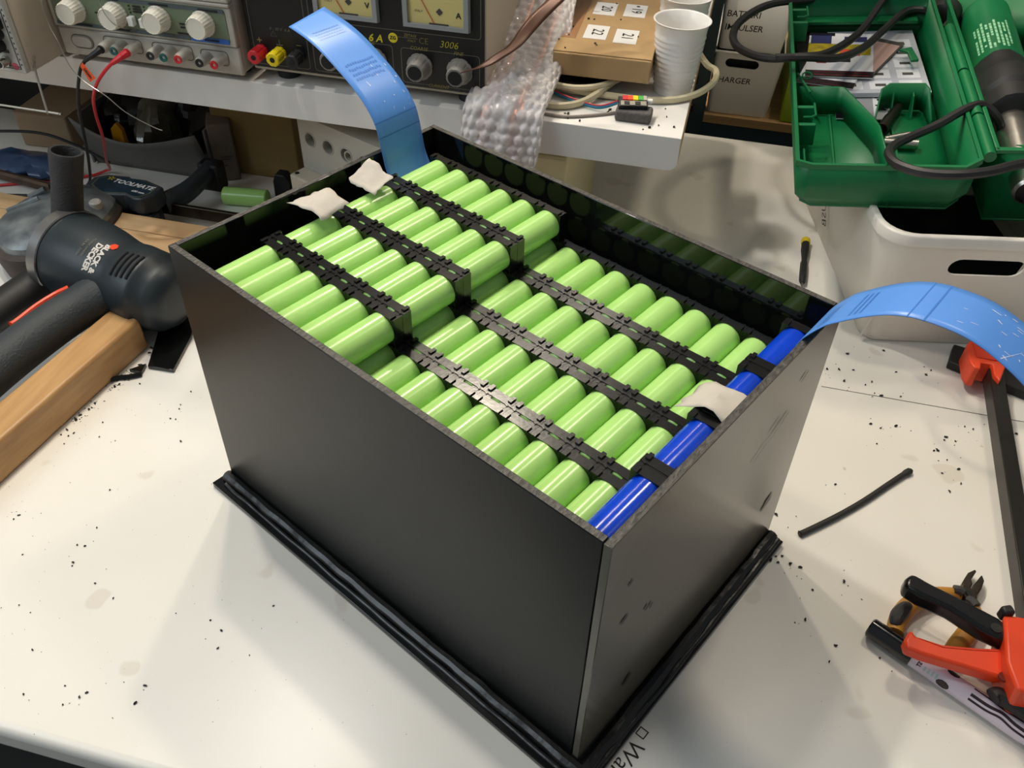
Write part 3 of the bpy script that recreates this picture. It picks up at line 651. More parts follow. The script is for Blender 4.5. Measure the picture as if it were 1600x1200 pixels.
def cable(label, pts, r, m, name='cable', group=None):
    return tag(MB().tube(pts, r, 8).build(name, m), label, 'cable', group)
m_bc = mat('beige_cable', (206, 194, 160), 0.45, var=0.04)
cable('beige cable coil lying between the bubble wrap and the foam block, nearest loop', [(0.160, 0.470, 0.2450), (0.190, 0.440, 0.2446), (0.215, 0.4245, 0.2446), (0.240, 0.4260, 0.2446), (0.262, 0.4440, 0.2460), (0.280, 0.4720, 0.2520), (0.288, 0.505, 0.2545), (0.270, 0.56, 0.2545), (0.21, 0.60, 0.2500), (0.165, 0.55, 0.2450), (0.160, 0.475, 0.2450)], 0.0040, m_bc)
cable('beige cable loop just under the front edge of the cardboard box', [(0.165, 0.500, 0.2560), (0.200, 0.470, 0.2545), (0.228, 0.4560, 0.2540), (0.256, 0.4580, 0.2540), (0.282, 0.475, 0.2555), (0.300, 0.520, 0.2570), (0.285, 0.60, 0.2570), (0.2, 0.62, 0.2570)], 0.0040, m_bc)
cable('beige cable running below the front cup and round the shelf end', [(0.170, 0.510, 0.2470), (0.215, 0.470, 0.2480), (0.250, 0.4640, 0.2470), (0.290, 0.4660, 0.2455), (0.330, 0.4690, 0.2446), (0.362, 0.4800, 0.2446), (0.385, 0.503, 0.2450), (0.4005, 0.535, 0.2475), (0.4005, 0.562, 0.2500), (0.388, 0.580, 0.2500), (0.372, 0.640, 0.2446), (0.36, 0.70, 0.2446)], 0.0040, m_bc)
cable('thin grey cable lying flat on the shelf in front of the coil', [(0.190, 0.425, 0.2420), (0.212, 0.4080, 0.2420), (0.245, 0.4050, 0.2420), (0.275, 0.4170, 0.2420), (0.302, 0.4330, 0.2420)], 0.0017, mat('grey_cable', (140, 130, 120), 0.5))
for c, nm, dz in (((40, 120, 130), 'teal', 0.0), ((60, 140, 190), 'blue', 0.0018), ((190, 60, 60), 'red', 0.0036)):
    cable('thin %s wire crossing between the beige loops to the circuit board' % nm, [(0.195, 0.480, 0.2440+dz), (0.225, 0.4560, 0.2430+dz), (0.255, 0.4410, 0.2425+dz), (0.280, 0.4330, 0.2435+dz), (0.300, 0.4325, 0.2520+dz)], 0.0009, mat(nm+'_wire', c, 0.5), 'wire', 'thin coloured wires')
t = thing('adapter', 'black lump of adapter and wires hidden under the cardboard box', 'adapter', (0.25, 0.505, 0.24))
MB().span((-0.055, -0.020, 0.0002), (0.03, 0.06, 0.0085)).build('adapter_body', m_rubber, t, bevel=0.003)
o = MB().span((0.300, 0.4135, 0.2403), (0.3405, 0.4365, 0.2525)).build('foam_block', m_foam, bevel=0.003, seg=3); tag(o, 'small dark grey foam block under the circuit board on the shelf', 'foam')
t = thing('circuit_board', 'tiny circuit board with red, yellow and green segments resting on the foam block', 'circuit board', (0.318, 0.430, 0.2527), (R(14), 0, R(12)))
MB().span((-0.0170, -0.0085, 0), (0.0155, 0.0085, 0.0065)).build('board', mat('board_black', (26, 28, 30), 0.4), t, bevel=0.0008)
mb = MB()
for i in range(4): mb.span((-0.0125+i*0.0058, 0.0005, 0.0066), (-0.0070+i*0.0058, 0.0075, 0.0085), i)
mb.span((0.0107, 0.0005, 0.0066), (0.0145, 0.0075, 0.0085), 4)
mb.build('colour_segments', [m_red, m_orange, m_yellow, mat('green_segment', (70, 170, 70), 0.4), m_psu], t); 
MB().span((-0.0150, -0.0082, 0.0066), (0.0140, -0.0005, 0.0080)).build('metal_strip', m_steel, t, bevel=0.0005)
for x in (-0.008, 0.004): MB().span((x-0.003, -0.0075, 0.0081), (x+0.003, -0.0025, 0.0086)).build('chip', m_ink, t)
MB().lathe([(0.0028, 0), (0.0028, 0.006)], (0.0150, 0.004, 0.0040), (1, 0.004, 0.0040), 12).build('connector', m_white, t)

# added black block standing for the shade far left under the shelf
t = thing('tool_case', 'added black block standing for shade far left under the shelf', 'case', (-0.80, 0.66, 0))
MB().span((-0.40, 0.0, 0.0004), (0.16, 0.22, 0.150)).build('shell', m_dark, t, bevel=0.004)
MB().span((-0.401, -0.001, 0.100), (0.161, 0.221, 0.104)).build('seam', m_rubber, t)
# bubble wrap with copper bars inside
t = thing('bubble_wrap', 'sleeve of clear bubble wrap draped over the shelf edge behind the box', 'bubble wrap', (0.185, 0.45, 0.24))
m_bub = mat('bubble_wrap_film', (244, 238, 236), 0.12, var=0.03, nscale=30, bump=0.6, bscale=160, spec=0.8, alpha=0.64)
raw = spline([(0.183, 0.70, 0.375), (0.181, 0.62, 0.330), (0.181, 0.54, 0.292), (0.182, 0.47, 0.268), (0.184, 0.420, 0.262), (0.1805, 0.386, 0.252), (0.1800, 0.3735, 0.228), (0.1790, 0.3690, 0.205), (0.1790, 0.3640, 0.178), (0.1795, 0.3580, 0.150)], 40)
path = [raw[0]]; acc = 0.0
for a_, b_ in zip(raw, raw[1:]):
    acc += (b_-a_).length
    if acc >= 0.0015: path.append(b_); acc = 0.0
m_ = len(path); rows = []
NB = 126
for i, p in enumerate(path):
    u = i/(m_-1); d = (path[min(i+2, m_-1)]-path[max(i-2, 0)]).normalized()
    nn = V((1, 0, 0)).cross(d).normalized()
    if nn.y > 0 and nn.z < 0.5: nn = -nn
    if nn.z < -0.3: nn = -nn
    hw = 0.030+0.018*math.sin(2.6*u)-0.002*u+0.002*math.sin(17*u); th_ = 0.012-0.002*u; r_ = []
    for k in range(NB):
        a = 2*math.pi*k/NB; ca, sa = math.cos(a), math.sin(a)
        odd = int((i+3)/6) % 2
        du = ((k/6+0.5*odd+0.5) % 1.0-0.5)*2; dv = ((i/6+0.5) % 1.0-0.5)*2; bub = 0.0030*math.sqrt(max(0, 1-(du*du+dv*dv)/0.85))
        cr = 0.0022*math.sin(5*a+9*u)+0.0012*math.sin(13*a-21*u)
        r_.append(p+V((1, 0, 0))*(hw*ca*(1+cr*6))+nn*(sa*(th_+cr)+(bub if sa > 0 else -bub)))
    rows.append(r_)
MB().grid(rows, close=True).build('film', m_bub, t, world=True, angle=70)
for x, l in ((0.160, 0), (0.1945, 1)):
    o = MB().tube([(x+0.01, 0.66, 0.352), (x+0.004, 0.56, 0.303), (x, 0.47, 0.2670), (x, 0.425, 0.2600), (x, 0.3870, 0.2490), (x, 0.3745, 0.228), (x, 0.3670, 0.19), (x, 0.3560, 0.140)], 0.0070, 8, flat=0.28).build('copper_bar', m_copper)
    tag(o, 'flat copper bar inside the bubble wrap, %s' % ('nearer the black supply' if not l else 'nearer the cardboard box'), 'copper bar', 'copper bars in the bubble wrap')
COPPER = [((0.1349,0.366,0.2928),(0.1449,0.366,0.2985)),((0.1502,0.370,0.2994),(0.1672,0.370,0.3035)),((0.1670,0.381,0.3109),(0.1825,0.381,0.3100)),((0.1792,0.396,0.3177),(0.1968,0.396,0.3183)),((0.1874,0.416,0.3305),(0.2059,0.416,0.3257)),((0.1948,0.431,0.3396),(0.2162,0.431,0.3365)),((0.2066,0.446,0.3494),(0.2319,0.446,0.3520)),((0.2228,0.466,0.3647),(0.2507,0.466,0.3674)),((0.245,0.49,0.385),(0.275,0.49,0.388))]
mb = MB(); rows = []
for l_, r_ in COPPER: rows.append([V(l_).lerp(V(r_), 0.12+0.76*k/4) for k in range(5)])
rows = [list(x) for x in zip(*[spline(c, 5) for c in zip(*rows)])]
o = mb.grid(rows).build('copper_strip', mat('shaded_copper_strip', (88, 58, 42), 0.42, 0.35), thick=0.0012, angle=80); tag(o, 'long copper strip, darkened for shade, slanting across the bubble wrap to the supply knob', 'copper strip')  # shade on the copper is put into its dark base colour

# ---------------------------------------------------------------- rack behind the bench
t = thing('storage_rack', 'dark teal steel rack with a wooden shelf board behind the bench', 'rack', (0.6, 1.2, -0.75))
for x in (0.372, 1.25):
    for y in (1.015, 1.45): wp(MB().span((x-0.021, y-0.019, -0.7497), (x+0.021, y+0.019, 1.1)), 'post', m_teal, bevel=0.002)
mb = MB()
for i in range(14): mb.span((0.3560, 0.9950, -0.10+i*0.05), (0.3730, 0.9958, -0.085+i*0.05))
wp(mb, 'post_slots', m_dark)['kind'] = 'stuff'
wp(MB().span((0.383, 1.000, -0.060), (1.231, 1.012, -0.0185)), 'beam', m_teal, bevel=0.002)
wp(MB().span((0.384, 0.998, -0.0180), (1.229, 1.46, -0.0020)), 'shelf_plank', mat('plain_shelf_plank', (176, 140, 94), 0.7, var=0.15, nscale=20, stretch=(0.4, 6, 6)), bevel=0.001)
def small_bin(label, z, text, tz, slot, y=1.003):
    t = thing('storage_bin', label, 'bin', (0.448, y, z))
    w = 0.056
    lo = [(x, yy) for x, yy in rrect(-w+0.004, 0.006, w-0.004, 0.30, 0.01)]; hi = [(x, yy) for x, yy in rrect(-w, 0, w+0.006, 0.306, 0.012)]
    mb = MB().prism([V((p[0], p[1], 0.0004)) for p in lo], [V((p[0], p[1], 0.108)) for p in hi]); mb.f.pop(); mb.mi.pop()
    cutm = None
    if slot: cutm = MB(); cutm.poly([(p[0]-0.007, p[1]+0.0925) for p in stadium(0.056, 0.015)], -0.05, 0.05, Mf)
    mb.build('bin_body', m_bin, t, thick=0.0022, off=-1, cut=cutm)
    MB().span((-w+0.008, 0.012, 0.004), (w-0.004, 0.29, 0.1075)).build('bin_dark_block', m_dark, t)  # black block stands in for the shaded inside of the bin
    MB().span((-w-0.002, -0.002, 0.1085), (w+0.008, 0.004, 0.1115)).build('rim', m_bin, t, bevel=0.001)
    for i, b_ in enumerate(text): lettering(b_, 0.0145, frame((-0.020+0.004*i, 0.0036-0.0044*(tz-i*0.022)/0.108+0.0012, tz-i*0.022), (1, 0, 0.02), (0, -0.055, 1)), m_ink, t, shear=0.1, bold=0.0001)
    return t
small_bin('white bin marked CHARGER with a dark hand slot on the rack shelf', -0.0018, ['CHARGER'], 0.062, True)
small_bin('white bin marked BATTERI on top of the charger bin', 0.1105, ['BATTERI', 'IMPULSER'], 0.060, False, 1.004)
o = MB().lathe([(0.012, 0), (0.014, 0.02), (0.014, 0.05), (0.009, 0.056)], (0.44, 1.0500, 0.235), (0.50, 1.052, 0.239), 16).build('tape_roll', mat('dull_olive_plastic', (104, 96, 40), 0.4)); o.location = (0, 0, 0); tag(o, 'small olive and brown roll lying in the upper white bin', 'roll')
t = thing('lime_box', 'lime green plastic box standing right of the charger bin on the rack', 'box', (0.555, 1.003, -0.0018))
mb = MB().span((-0.032, 0, 0.0003), (0.075, 0.28, 0.098)); mb.f.pop(); mb.mi.pop(); MB().span((-0.032, 0, 0.0003), (0.075, 0.28, 0.098)).build('box_body', mat('lime_plastic', (142, 168, 10), 0.4), t, bevel=0.003)
MB().span((-0.0335, -0.0015, 0.0985), (0.0765, 0.2815, 0.104)).build('lid', MATS['lime_plastic'], t, bevel=0.001)

# ---------------------------------------------------------------- white bin at the right
BR = R(12)
t = thing('storage_bin', 'big white plastic bin with oval hand hole standing right of the battery box', 'bin', (0.627, 0.409, 0), (0, 0, BR))
def loop(ins, z, r): return [V((p[0], p[1], z)) for p in rrect(-0.023+ins, -0.033+ins, 0.335-ins, 0.40-ins, r, 6)]
mb = MB().grid([loop(0.033, 0.0006, 0.020), loop(0.030, 0.004, 0.022), loop(0.012, 0.11, 0.030), loop(0.0045, 0.150, 0.034), loop(0.0035, 0.1665, 0.034)], close=True)
n_ = len(loop(0, 0, 0.02)); mb.add(loop(0.033, 0.0006, 0.020), [tuple(range(n_))])
cutm = MB(); cutm.poly([(p[0]+0.104, p[1]+0.128) for p in stadium(0.084, 0.024)], -0.06, 0.06, Mf)
mb.build('bin_body', m_bin, t, thick=0.0025, off=-1, cut=cutm)
mb = MB()
rr = [(0.0035, 0.1560), (0.0, 0.1575), (0.0, 0.1690), (0.0016, 0.1708), (0.0065, 0.1708), (0.0078, 0.1690), (0.0078, 0.160)]
mb.grid([loop(a, z, 0.036-a*0.5) for a, z in rr], close=True).build('rim', m_bin, t, angle=50)
# shallow ribs on the front
for x0, x1 in ((0.018, 0.004), (0.150, 0.136)):
    a = V((x0, -0.0155, 0.135)); b_ = V((x1, -0.0030, 0.008))
    MB().prism([a+V((-0.001, 0, 0)), a+V((0.0012, -0.0008, 0)), a+V((0.004, 0.004, 0))], [b_+V((-0.001, 0, 0)), b_+V((0.0012, -0.0008, 0)), b_+V((0.004, 0.004, 0))]).build('rib', m_bin, t)
lettering('USB', 0.0200, frame((-0.0085, 0.195, 0.060), (0.18, -0.30, -0.94), (-0.1, 0.93, -0.30)), m_ink, t, shear=0.15)
o = MB().span((0.03, 0.03, 0.004), (0.26, 0.33, 0.02)).build('bin_dark_block', m_dark); o.location = (0.627, 0.409, 0); o.rotation_euler = (0, 0, BR); tag(o, 'dark flat object lying in the bottom of the big white bin', 'object')

# ---------------------------------------------------------------- green tool case lying open on the bin
CM = Mx.Translation((0.528, 0.430, 0.1615)) @ Mx.Rotation(R(3), 4, 'Z') @ Mx.Rotation(R(5.0), 4, 'X') @ Mx.Rotation(R(-6.3), 4, 'Y')
CE = CM.to_euler()
def caseM(o): o.matrix_basis = CM; return o
t = thing('tool_case', 'open green plastic tool case tray with moulded dividers, resting on the white bin', 'case', (0, 0, 0)); t.location = CM.translation; t.rotation_euler = CE
HH = 0.0555; DL = 0.43
def outl(g, ch): return [(-0.016-g+ch, -0.006-g), (0.172+g-ch, -0.006-g), (0.172+g, -0.006-g+ch), (0.172+g, DL+g), (-0.016-g, DL+g), (-0.016-g, -0.006-g+ch)]
lo = [V((x, y, 0.0)) for x, y in ((0.006, 0.002), (0.150, 0.002), (0.166, 0.020), (0.166, DL-0.006), (-0.006, DL-0.006), (-0.006, 0.012))]
md = [V((x, y, 0.012)) for x, y in ((-0.004, -0.003), (0.152, -0.003), (0.171, 0.014), (0.171, DL), (-0.013, DL), (-0.013, 0.004))]
hi = [V((x, y, HH)) for x, y in ((0.000, -0.006), (0.156, -0.006), (0.174, 0.010), (0.174, DL+0.002), (-0.016, DL+0.002), (-0.016, 0.002))]
mb = MB().grid([lo, md, hi], close=True); mb.add(lo, [tuple(range(6))])
mb.build('tray', m_caseg, t, thick=0.0026, off=-1, angle=20)
mb = MB().grid([[p+V((dx, dy, dz)) for p, dx, dy in zip(hi, (0, 0, s_, s_, -s_, -s_), (-s_, -s_, -s_*0.5, s_, s_, -s_*0.5))] for s_, dz in ((-0.0030, 0.0), (-0.0030, 0.0022), (0.0012, 0.0022), (0.0012, -0.004))], close=True)
mb.build('rim', m_caseg, t, angle=30)
def wall(pts, h0, h1, name='divider'):
    mb = MB(); top = h1 if isinstance(h1, list) else [h1]*len(pts)
    rows = [[V((x, y, h0)) for x, y in pts], [V((p[0], p[1], z)) for p, z in zip(pts, top)]]
    return mb.grid(rows).build(name, m_caseg, t, thick=0.0022, off=0, angle=20)
wall([(-0.010, 0.200), (0.040, 0.200), (0.048, 0.198), (0.078, 0.120), (0.082, 0.105), (0.087, -0.001)], 0.002, 0.040)
wall([(0.083, 0.150), (0.094, 0.205), (0.104, 0.212), (0.145, 0.212), (0.150, 0.205), (0.153, 0.170)], 0.002, [0.012, 0.034, 0.038, 0.038, 0.034, 0.012])
for a, b_, z in (((0.035, 0.006), (0.035, 0.195), 0.0045), ((0.108, 0.006), (0.108, 0.205), 0.0045)):
    MB().span((a[0]-0.0012, a[1], 0.002), (b_[0]+0.0012, b_[1], z)).build('floor_rib', m_caseg, t)
for x, y in ((0.110, 0.196), (0.133, 0.190)): MB().prism([V((x-0.0008, y, 0.003)), V((x+0.0008, y, 0.003)), V((x+0.0008, y+0.02, 0.003)), V((x-0.0008, y+0.02, 0.003))], [V((x-0.0008, y+0.012, 0.026)), V((x+0.0008, y+0.012, 0.026)), V((x+0.0008, y+0.02, 0.028)), V((x-0.0008, y+0.02, 0.028))]).build('gusset', m_caseg, t)
# moulded marks and latch pockets along the left edge
for y0 in (0.085, 0.355):
    for y1 in (y0, y0+0.040): MB().span((-0.0135, y1, HH-0.030), (0.008, y1+0.006, HH-0.003)).build('latch_pocket', m_caseg, t, bevel=0.001)
    MB().tube([(0.008, y0+0.050, HH-0.003), (0.0085, y0+0.022, HH-0.003), (0.003, y0+0.018, HH-0.003), (-0.006, y0+0.018, HH-0.003)], 0.0014, 6, smooth=False).build('latch_rib', m_caseg, t)
MB().tube([(-0.006, 0.045, 0.045), (-0.006, 0.020, 0.045), (0.002, 0.018, 0.040)], 0.0013, 6, smooth=False).build('latch_rib', m_caseg, t)
o = MB(); vs, fs = textmesh('%', 0.036); Mq = frame((-0.001, 0.225, HH-0.018), (0, 1, 0), (-1, 0, 0.5))
MB().tube([(-0.009, 0.215, HH-0.006), (0.006, 0.182, HH-0.014)], 0.0016, 6).build('moulded_mark', m_caseg, t)
MB().tube([(0.004+0.006*math.cos(a), 0.226+0.009*math.sin(a), HH-0.014) for a in [i*math.pi/6 for i in range(13)]], 0.0011, 6, smooth=False).build('moulded_mark', m_caseg, t)
MB().span((0.0, DL-0.022, 0.025), (0.16, DL-0.0005, 0.029)).build('back_ledge', m_caseg, t)
MB().prism([V((x, y, 0.022)) for x, y in ((0.128, 0.330), (0.145, 0.336), (0.150, 0.300), (0.140, 0.298), (0.138, 0.322))], [V((x, y, 0.026)) for x, y in ((0.128, 0.330), (0.145, 0.336), (0.150, 0.300), (0.140, 0.298), (0.138, 0.322))]).build('retaining_clip', m_caseg, t, bevel=0.001)
# hinge tubes along the right edge
for y0, y1 in ((0.020, 0.100), (0.104, 0.205), (0.209, 0.330)):
    MB().cyl((0.184, y0, HH-0.002), (0.184, y1, HH-0.002), 0.0065, n=16).build('hinge_tube', m_caseg, t, angle=50)

t = thing('tool_case_half', 'deeper green half of the tool case holding the heat gun, dipping into the bin', 'case', (0, 0, 0)); t.location = CM.translation; t.rotation_euler = CE
lo = [V((x, y, -0.045)) for x, y in ((0.206, 0.048), (0.39, 0.048), (0.39, DL-0.006), (0.206, DL-0.006))]
hi = [V((x, y, HH)) for x, y in ((0.193, 0.034), (0.40, 0.034), (0.40, DL), (0.193, DL))]
mb = MB().grid([lo, hi], close=True); mb.add(lo, [(0, 1, 2, 3)]); mb.build('shell', m_caseg, t, thick=0.0026, off=-1, angle=20)
MB().span((0.191, 0.0295, HH-0.004), (0.40, 0.0365, HH+0.001)).span((0.191, 0.03, HH-0.003), (0.196, DL, HH+0.001)).build('rim', m_caseg, t, bevel=0.001)
MB().prism([V((0.212, 0.0395, HH+0.001)), V((0.30, 0.0395, HH+0.001)), V((0.30, 0.0335, HH+0.001)), V((0.222, 0.0335, HH+0.001))], [V((0.212, 0.0395, HH+0.0018)), V((0.30, 0.0395, HH+0.0018)), V((0.30, 0.0335, HH+0.0018)), V((0.222, 0.0335, HH+0.0018))]).build('rim_lip', m_caseg, t)

# papers in the tray
def paper(name, label, cx, cy, z, w, h, rz, m, prints=(), group=None, thick=0.0012, cat='brochure'):
    t = thing(name, label, cat, (0, 0, 0), group=group); M = CM @ Mx.Translation((cx, cy, z)) @ Mx.Rotation(R(rz), 4, 'Z'); t.location = M.translation; t.rotation_euler = M.to_euler()
    MB().span((-w/2, -h/2, 0), (w/2, h/2, thick)).build('sheet', m, t)
    for nm, mm, rects in prints:
        for (x0, y0, x1, y1) in rects: MB().span((x0*w-w/2, y0*h-h/2, thick+0.0001), (x1*w-w/2, y1*h-h/2, thick+0.0003+0.0001*(nm != 'printed_panel'))).build(nm, mm, t)
    return t
m_pg = mat('glossy_grey_page', (190, 190, 198), 0.3); m_pw = mat('glossy_white_page', (226, 226, 230), 0.3); m_pk = mat('glossy_black_print', (22, 20, 22), 0.3); m_pr = mat('dark_red_print', (150, 30, 40), 0.4); m_py = mat('yellow_picture', (200, 180, 30), 0.4, rgb2=(150, 130, 30), nscale=90); m_po = mat('orange_picture', (226, 84, 50), 0.4); m_pb = mat('navy_picture', (40, 44, 96), 0.4); m_pgl = mat('mid_grey_print', (150, 150, 154), 0.4)
paper('instruction_card', 'grey and white instruction card with small pictograms under the brochures', 0.077, 0.222, 0.0030, 0.066, 0.075, -2, m_pw, (('printed_panel', m_pgl, ((0.36, 0, 0.70, 1),)), ('printed_band', m_pk, ((0, 0, 0.18, 1),)), ('pictograms', m_ink, ((0.22, 0.62, 0.26, 0.70), (0.28, 0.62, 0.33, 0.70), (0.74, 0.70, 0.80, 0.76), (0.78, 0.62, 0.83, 0.68), (0.84, 0.58, 0.92, 0.62), (0.74, 0.44, 0.80, 0.48), (0.78, 0.34, 0.82, 0.39), (0.84, 0.30, 0.93, 0.34), (0.74, 0.80, 0.79, 0.84)))), cat='card')
grid_ = [(0.30+0.235*i, 0.05+0.165*j, 0.48+0.235*i, 0.18+0.165*j) for i in range(3) for j in range(5)]
pics = [(x0+0.045, (y0+y1)/2-0.02, x1-0.05, (y0+y1)/2+0.018) for x0, y0, x1, y1 in grid_]
b1 = paper('brochure', 'large grey product brochure with a black left band, under the leaflets', 0.080, 0.325, 0.0060, 0.158, 0.178, 1.5, m_pg, (('printed_panel', m_pw, grid_), ('product_pictures', m_inkgrey, pics), ('printed_band', m_pk, ((0, 0, 0.27, 1),)), ('red_marks', m_pr, ((0.06, 0.08, 0.13, 0.22),))), thick=0.006)
paper('brochure', 'white folded leaflet with a red framed title, peeking out below the yellow leaflet', 0.042, 0.296, 0.0130, 0.074, 0.090, -16, m_pw, (('printed_band', m_pk, ((0, 0, 1, 0.17),)), ('red_marks', m_pr, ((0.12, 0.03, 0.8, 0.05), (0.12, 0.12, 0.8, 0.14)))))
paper('brochure', 'dark leaflet with a pale picture, sticking out right of the yellow leaflet', 0.090, 0.335, 0.0145, 0.060, 0.105, -28, m_inkgrey, (('printed_panel', mat('pale_pink_picture', (196, 160, 150), 0.4), ((0.2, 0.1, 0.96, 0.9),)), ('orange_marks', m_po, ((0.25, 0.12, 0.5, 0.2),))))
paper('brochure', 'leaflet with yellow and orange picture, topmost of the papers in the tray', 0.054, 0.333, 0.0160, 0.086, 0.128, -5, m_pw, (('printed_panel', m_py, ((0.0, 0.50, 0.96, 0.74),)), ('dark_picture', m_pb, ((0.03, 0.74, 0.35, 0.96), (0.55, 0.80, 0.9, 0.92))), ('orange_marks', m_po, ((0.50, 0.48, 0.80, 0.62),)), ('printed_band', m_pk, ((0.0, 0.0, 1.0, 0.13), (0.40, 0.33, 0.66, 0.42), (0.0, 0.93, 0.4, 1.0))), ('red_marks', m_pr, ((0.15, 0.29, 0.30, 0.36), (0.12, 0.03, 0.94, 0.045), (0.12, 0.09, 0.94, 0.105)))))
def nozzle(label, a, b_, r0, r1, m):
    a = CM @ V(a); b_ = CM @ V(b_); L = (b_-a).length; o = MB().lathe([(r0*0.8, 0.012), (r0*0.8, 0), (r0, 0), (r0, L*0.5), (r1, L*0.62), (r1, L)], a, b_, 18).build('heat_gun_nozzle', m, angle=50); return tag(o, label, 'nozzle', 'spare nozzles in the tray')
nozzle('dull bronze spare nozzle leaning against the divider in the tray', (0.094, 0.150, 0.0095), (0.118, 0.205, 0.0085), 0.0075, 0.0062, m_darksteel)
nozzle('bright steel flat spare nozzle lying under the loop of black cable', (0.132, 0.118, 0.0085), (0.094, 0.122, 0.0085), 0.0062, 0.0058, m_steel)
nozzle('thin bright steel nozzle lying just behind the flat nozzle', (0.126, 0.144, 0.0065), (0.096, 0.132, 0.0065), 0.0042, 0.0042, m_steel)
# ---------------------------------------------------------------- heat gun and its cable
t = thing('heat_gun', 'green and black heat gun with bare steel nozzle lying in the case', 'heat gun', (0.758, 0.70, 0.19))
ax0, ax1 = V((0.752, 1.02, 0.262)), V((0.7545, 0.44, 0.2050))
axd = (ax1-ax0).normalized()
def axp(s_): return ax0+axd*s_
wp(MB().lathe([(0.026, 0.0), (0.0305, 0.004), (0.0315, 0.10), (0.0325, 0.30), (0.0320, 0.318)], ax0, ax1, 32), 'body', mat('green_gun_body', (16, 104, 60), 0.35, var=0.08), angle=40)
wp(MB().lathe([(0.0330, 0.316), (0.0345, 0.330), (0.0345, 0.350), (0.041, 0.362), (0.0435, 0.372), (0.0435, 0.402), (0.039, 0.408), (0.0385, 0.436), (0.031, 0.440)], ax0, ax1, 24, star=lambda k, n: 1.05 if k % 6 < 3 else 0.985), 'collar', m_rubber, angle=30)
wp(MB().lathe([(0.0222, 0.430), (0.0222, 0.522), (0.0205, 0.524), (0.0165, 0.526), (0.0165, 0.575), (0.0135, 0.578)], ax0, ax1, 32, caps=False), 'nozzle_tube', m_steel, angle=40)
wp(MB().lathe([(0.015, 0.571), (0.015, 0.5715)], ax0, ax1, 24), 'nozzle_bore', m_dark)
nn = V((-0.25, -0.08, 0.96)).normalized(); sd = axd.cross(nn).normalized(); nn = sd.cross(axd).normalized()
mb = MB(); q = random.Random(3)
for r_ in range(9):
    s_ = 0.0
    while s_ < 0.066:
        w_ = q.uniform(0.003, 0.010)
        if q.random() > 0.06:
            a = (r_-4)*0.155+0.18; pts_ = []
            for da in (-0.042, 0.042):
                d_ = nn*math.cos(a+da)+sd*math.sin(a+da)
                for ss in (s_, min(0.066, s_+w_)): pts_.append(axp(0.228+ss+0.010*abs(math.sin(r_*2.1)))+d_*0.03262)
            mb.add(pts_, [(0, 1, 3, 2)])
        s_ += w_+0.0014
wp(mb, 'printed_text_block', mat('pale_green_print', (150, 205, 160), 0.5), fix=False)
for s_, a in ((0.425, -0.95), (0.425, -0.35)): wp(MB().ball(axp(s_)+(nn*math.cos(a)-sd*math.sin(a)*-1)*0.0385, 0.0028, 8), 'screw', m_steel)
mb = MB().span((0.742, 0.62, 0.182), (0.766, 0.66, 0.21)); wp(mb, 'support_foot', m_rubber)
cbl = mat('black_cable_sheath', (34, 32, 32), 0.5, bump=0.1, bscale=300)
wz = 0.252
cable('thick black power cable looping over the left rim of the green case', [(0.74, 1.00, 0.262), (0.69, 0.98, 0.262), (0.62, 0.930, 0.262), (0.555, 0.880, wz), (0.505, 0.850, wz), (0.455, 0.812, wz), (0.423, 0.760, wz-0.006), (0.414, 0.710, wz-0.010), (0.425, 0.665, wz-0.010), (0.458, 0.632, wz-0.006), (0.497, 0.632, wz), (0.535, 0.668, wz-0.004), (0.578, 0.765, wz-0.010), (0.604, 0.835, wz+0.004), (0.628, 0.90, wz+0.028), (0.650, 0.96, wz+0.058), (0.67, 1.02, wz+0.09)], 0.0052, cbl)
cable('thick black power cable crossing the papers to the mains plug', [(0.470, 0.628, 0.2495), (0.510, 0.634, 0.2520), (0.550, 0.664, 0.2450), (0.585, 0.725, 0.2400), (0.615, 0.795, 0.2420), (0.643, 0.848, 0.2500), (0.668, 0.858, 0.2520), (0.690, 0.850, 0.2480)], 0.0052, cbl)
cable('thick black power cable hanging over the front rim of the green case', [(0.742, 0.560, 0.214), (0.728, 0.556, 0.236), (0.708, 0.560, 0.2480), (0.688, 0.546, 0.2480), (0.655, 0.510, 0.2400), (0.624, 0.478, 0.2360), (0.604, 0.450, 0.2360), (0.596, 0.420, 0.2400), (0.602, 0.393, 0.2430), (0.624, 0.374, 0.2470), (0.655, 0.371, 0.2510), (0.688, 0.386, 0.2520), (0.716, 0.408, 0.2520), (0.745, 0.432, 0.2480), (0.79, 0.46, 0.2450), (0.85, 0.49, 0.2450)], 0.0052, cbl)
t = thing('mains_plug', 'black round mains plug with two metal pins lying on the green case hinge', 'plug', (0.700, 0.860, 0.236))
wp(MB().lathe([(0.012, 0), (0.0195, 0.004), (0.0195, 0.026), (0.016, 0.030), (0.010, 0.045), (0.007, 0.075)], (0.692, 0.842, 0.2475), (0.722, 0.912, 0.2600), 24), 'plug_body', m_rubber, angle=40)
for dx in (-0.0085, 0.0085): wp(MB().cyl((0.692+dx, 0.842-dx*0.43, 0.2475), (0.6845+dx, 0.8245-dx*0.43, 0.2444), 0.0024, n=10), 'pin', m_steel)

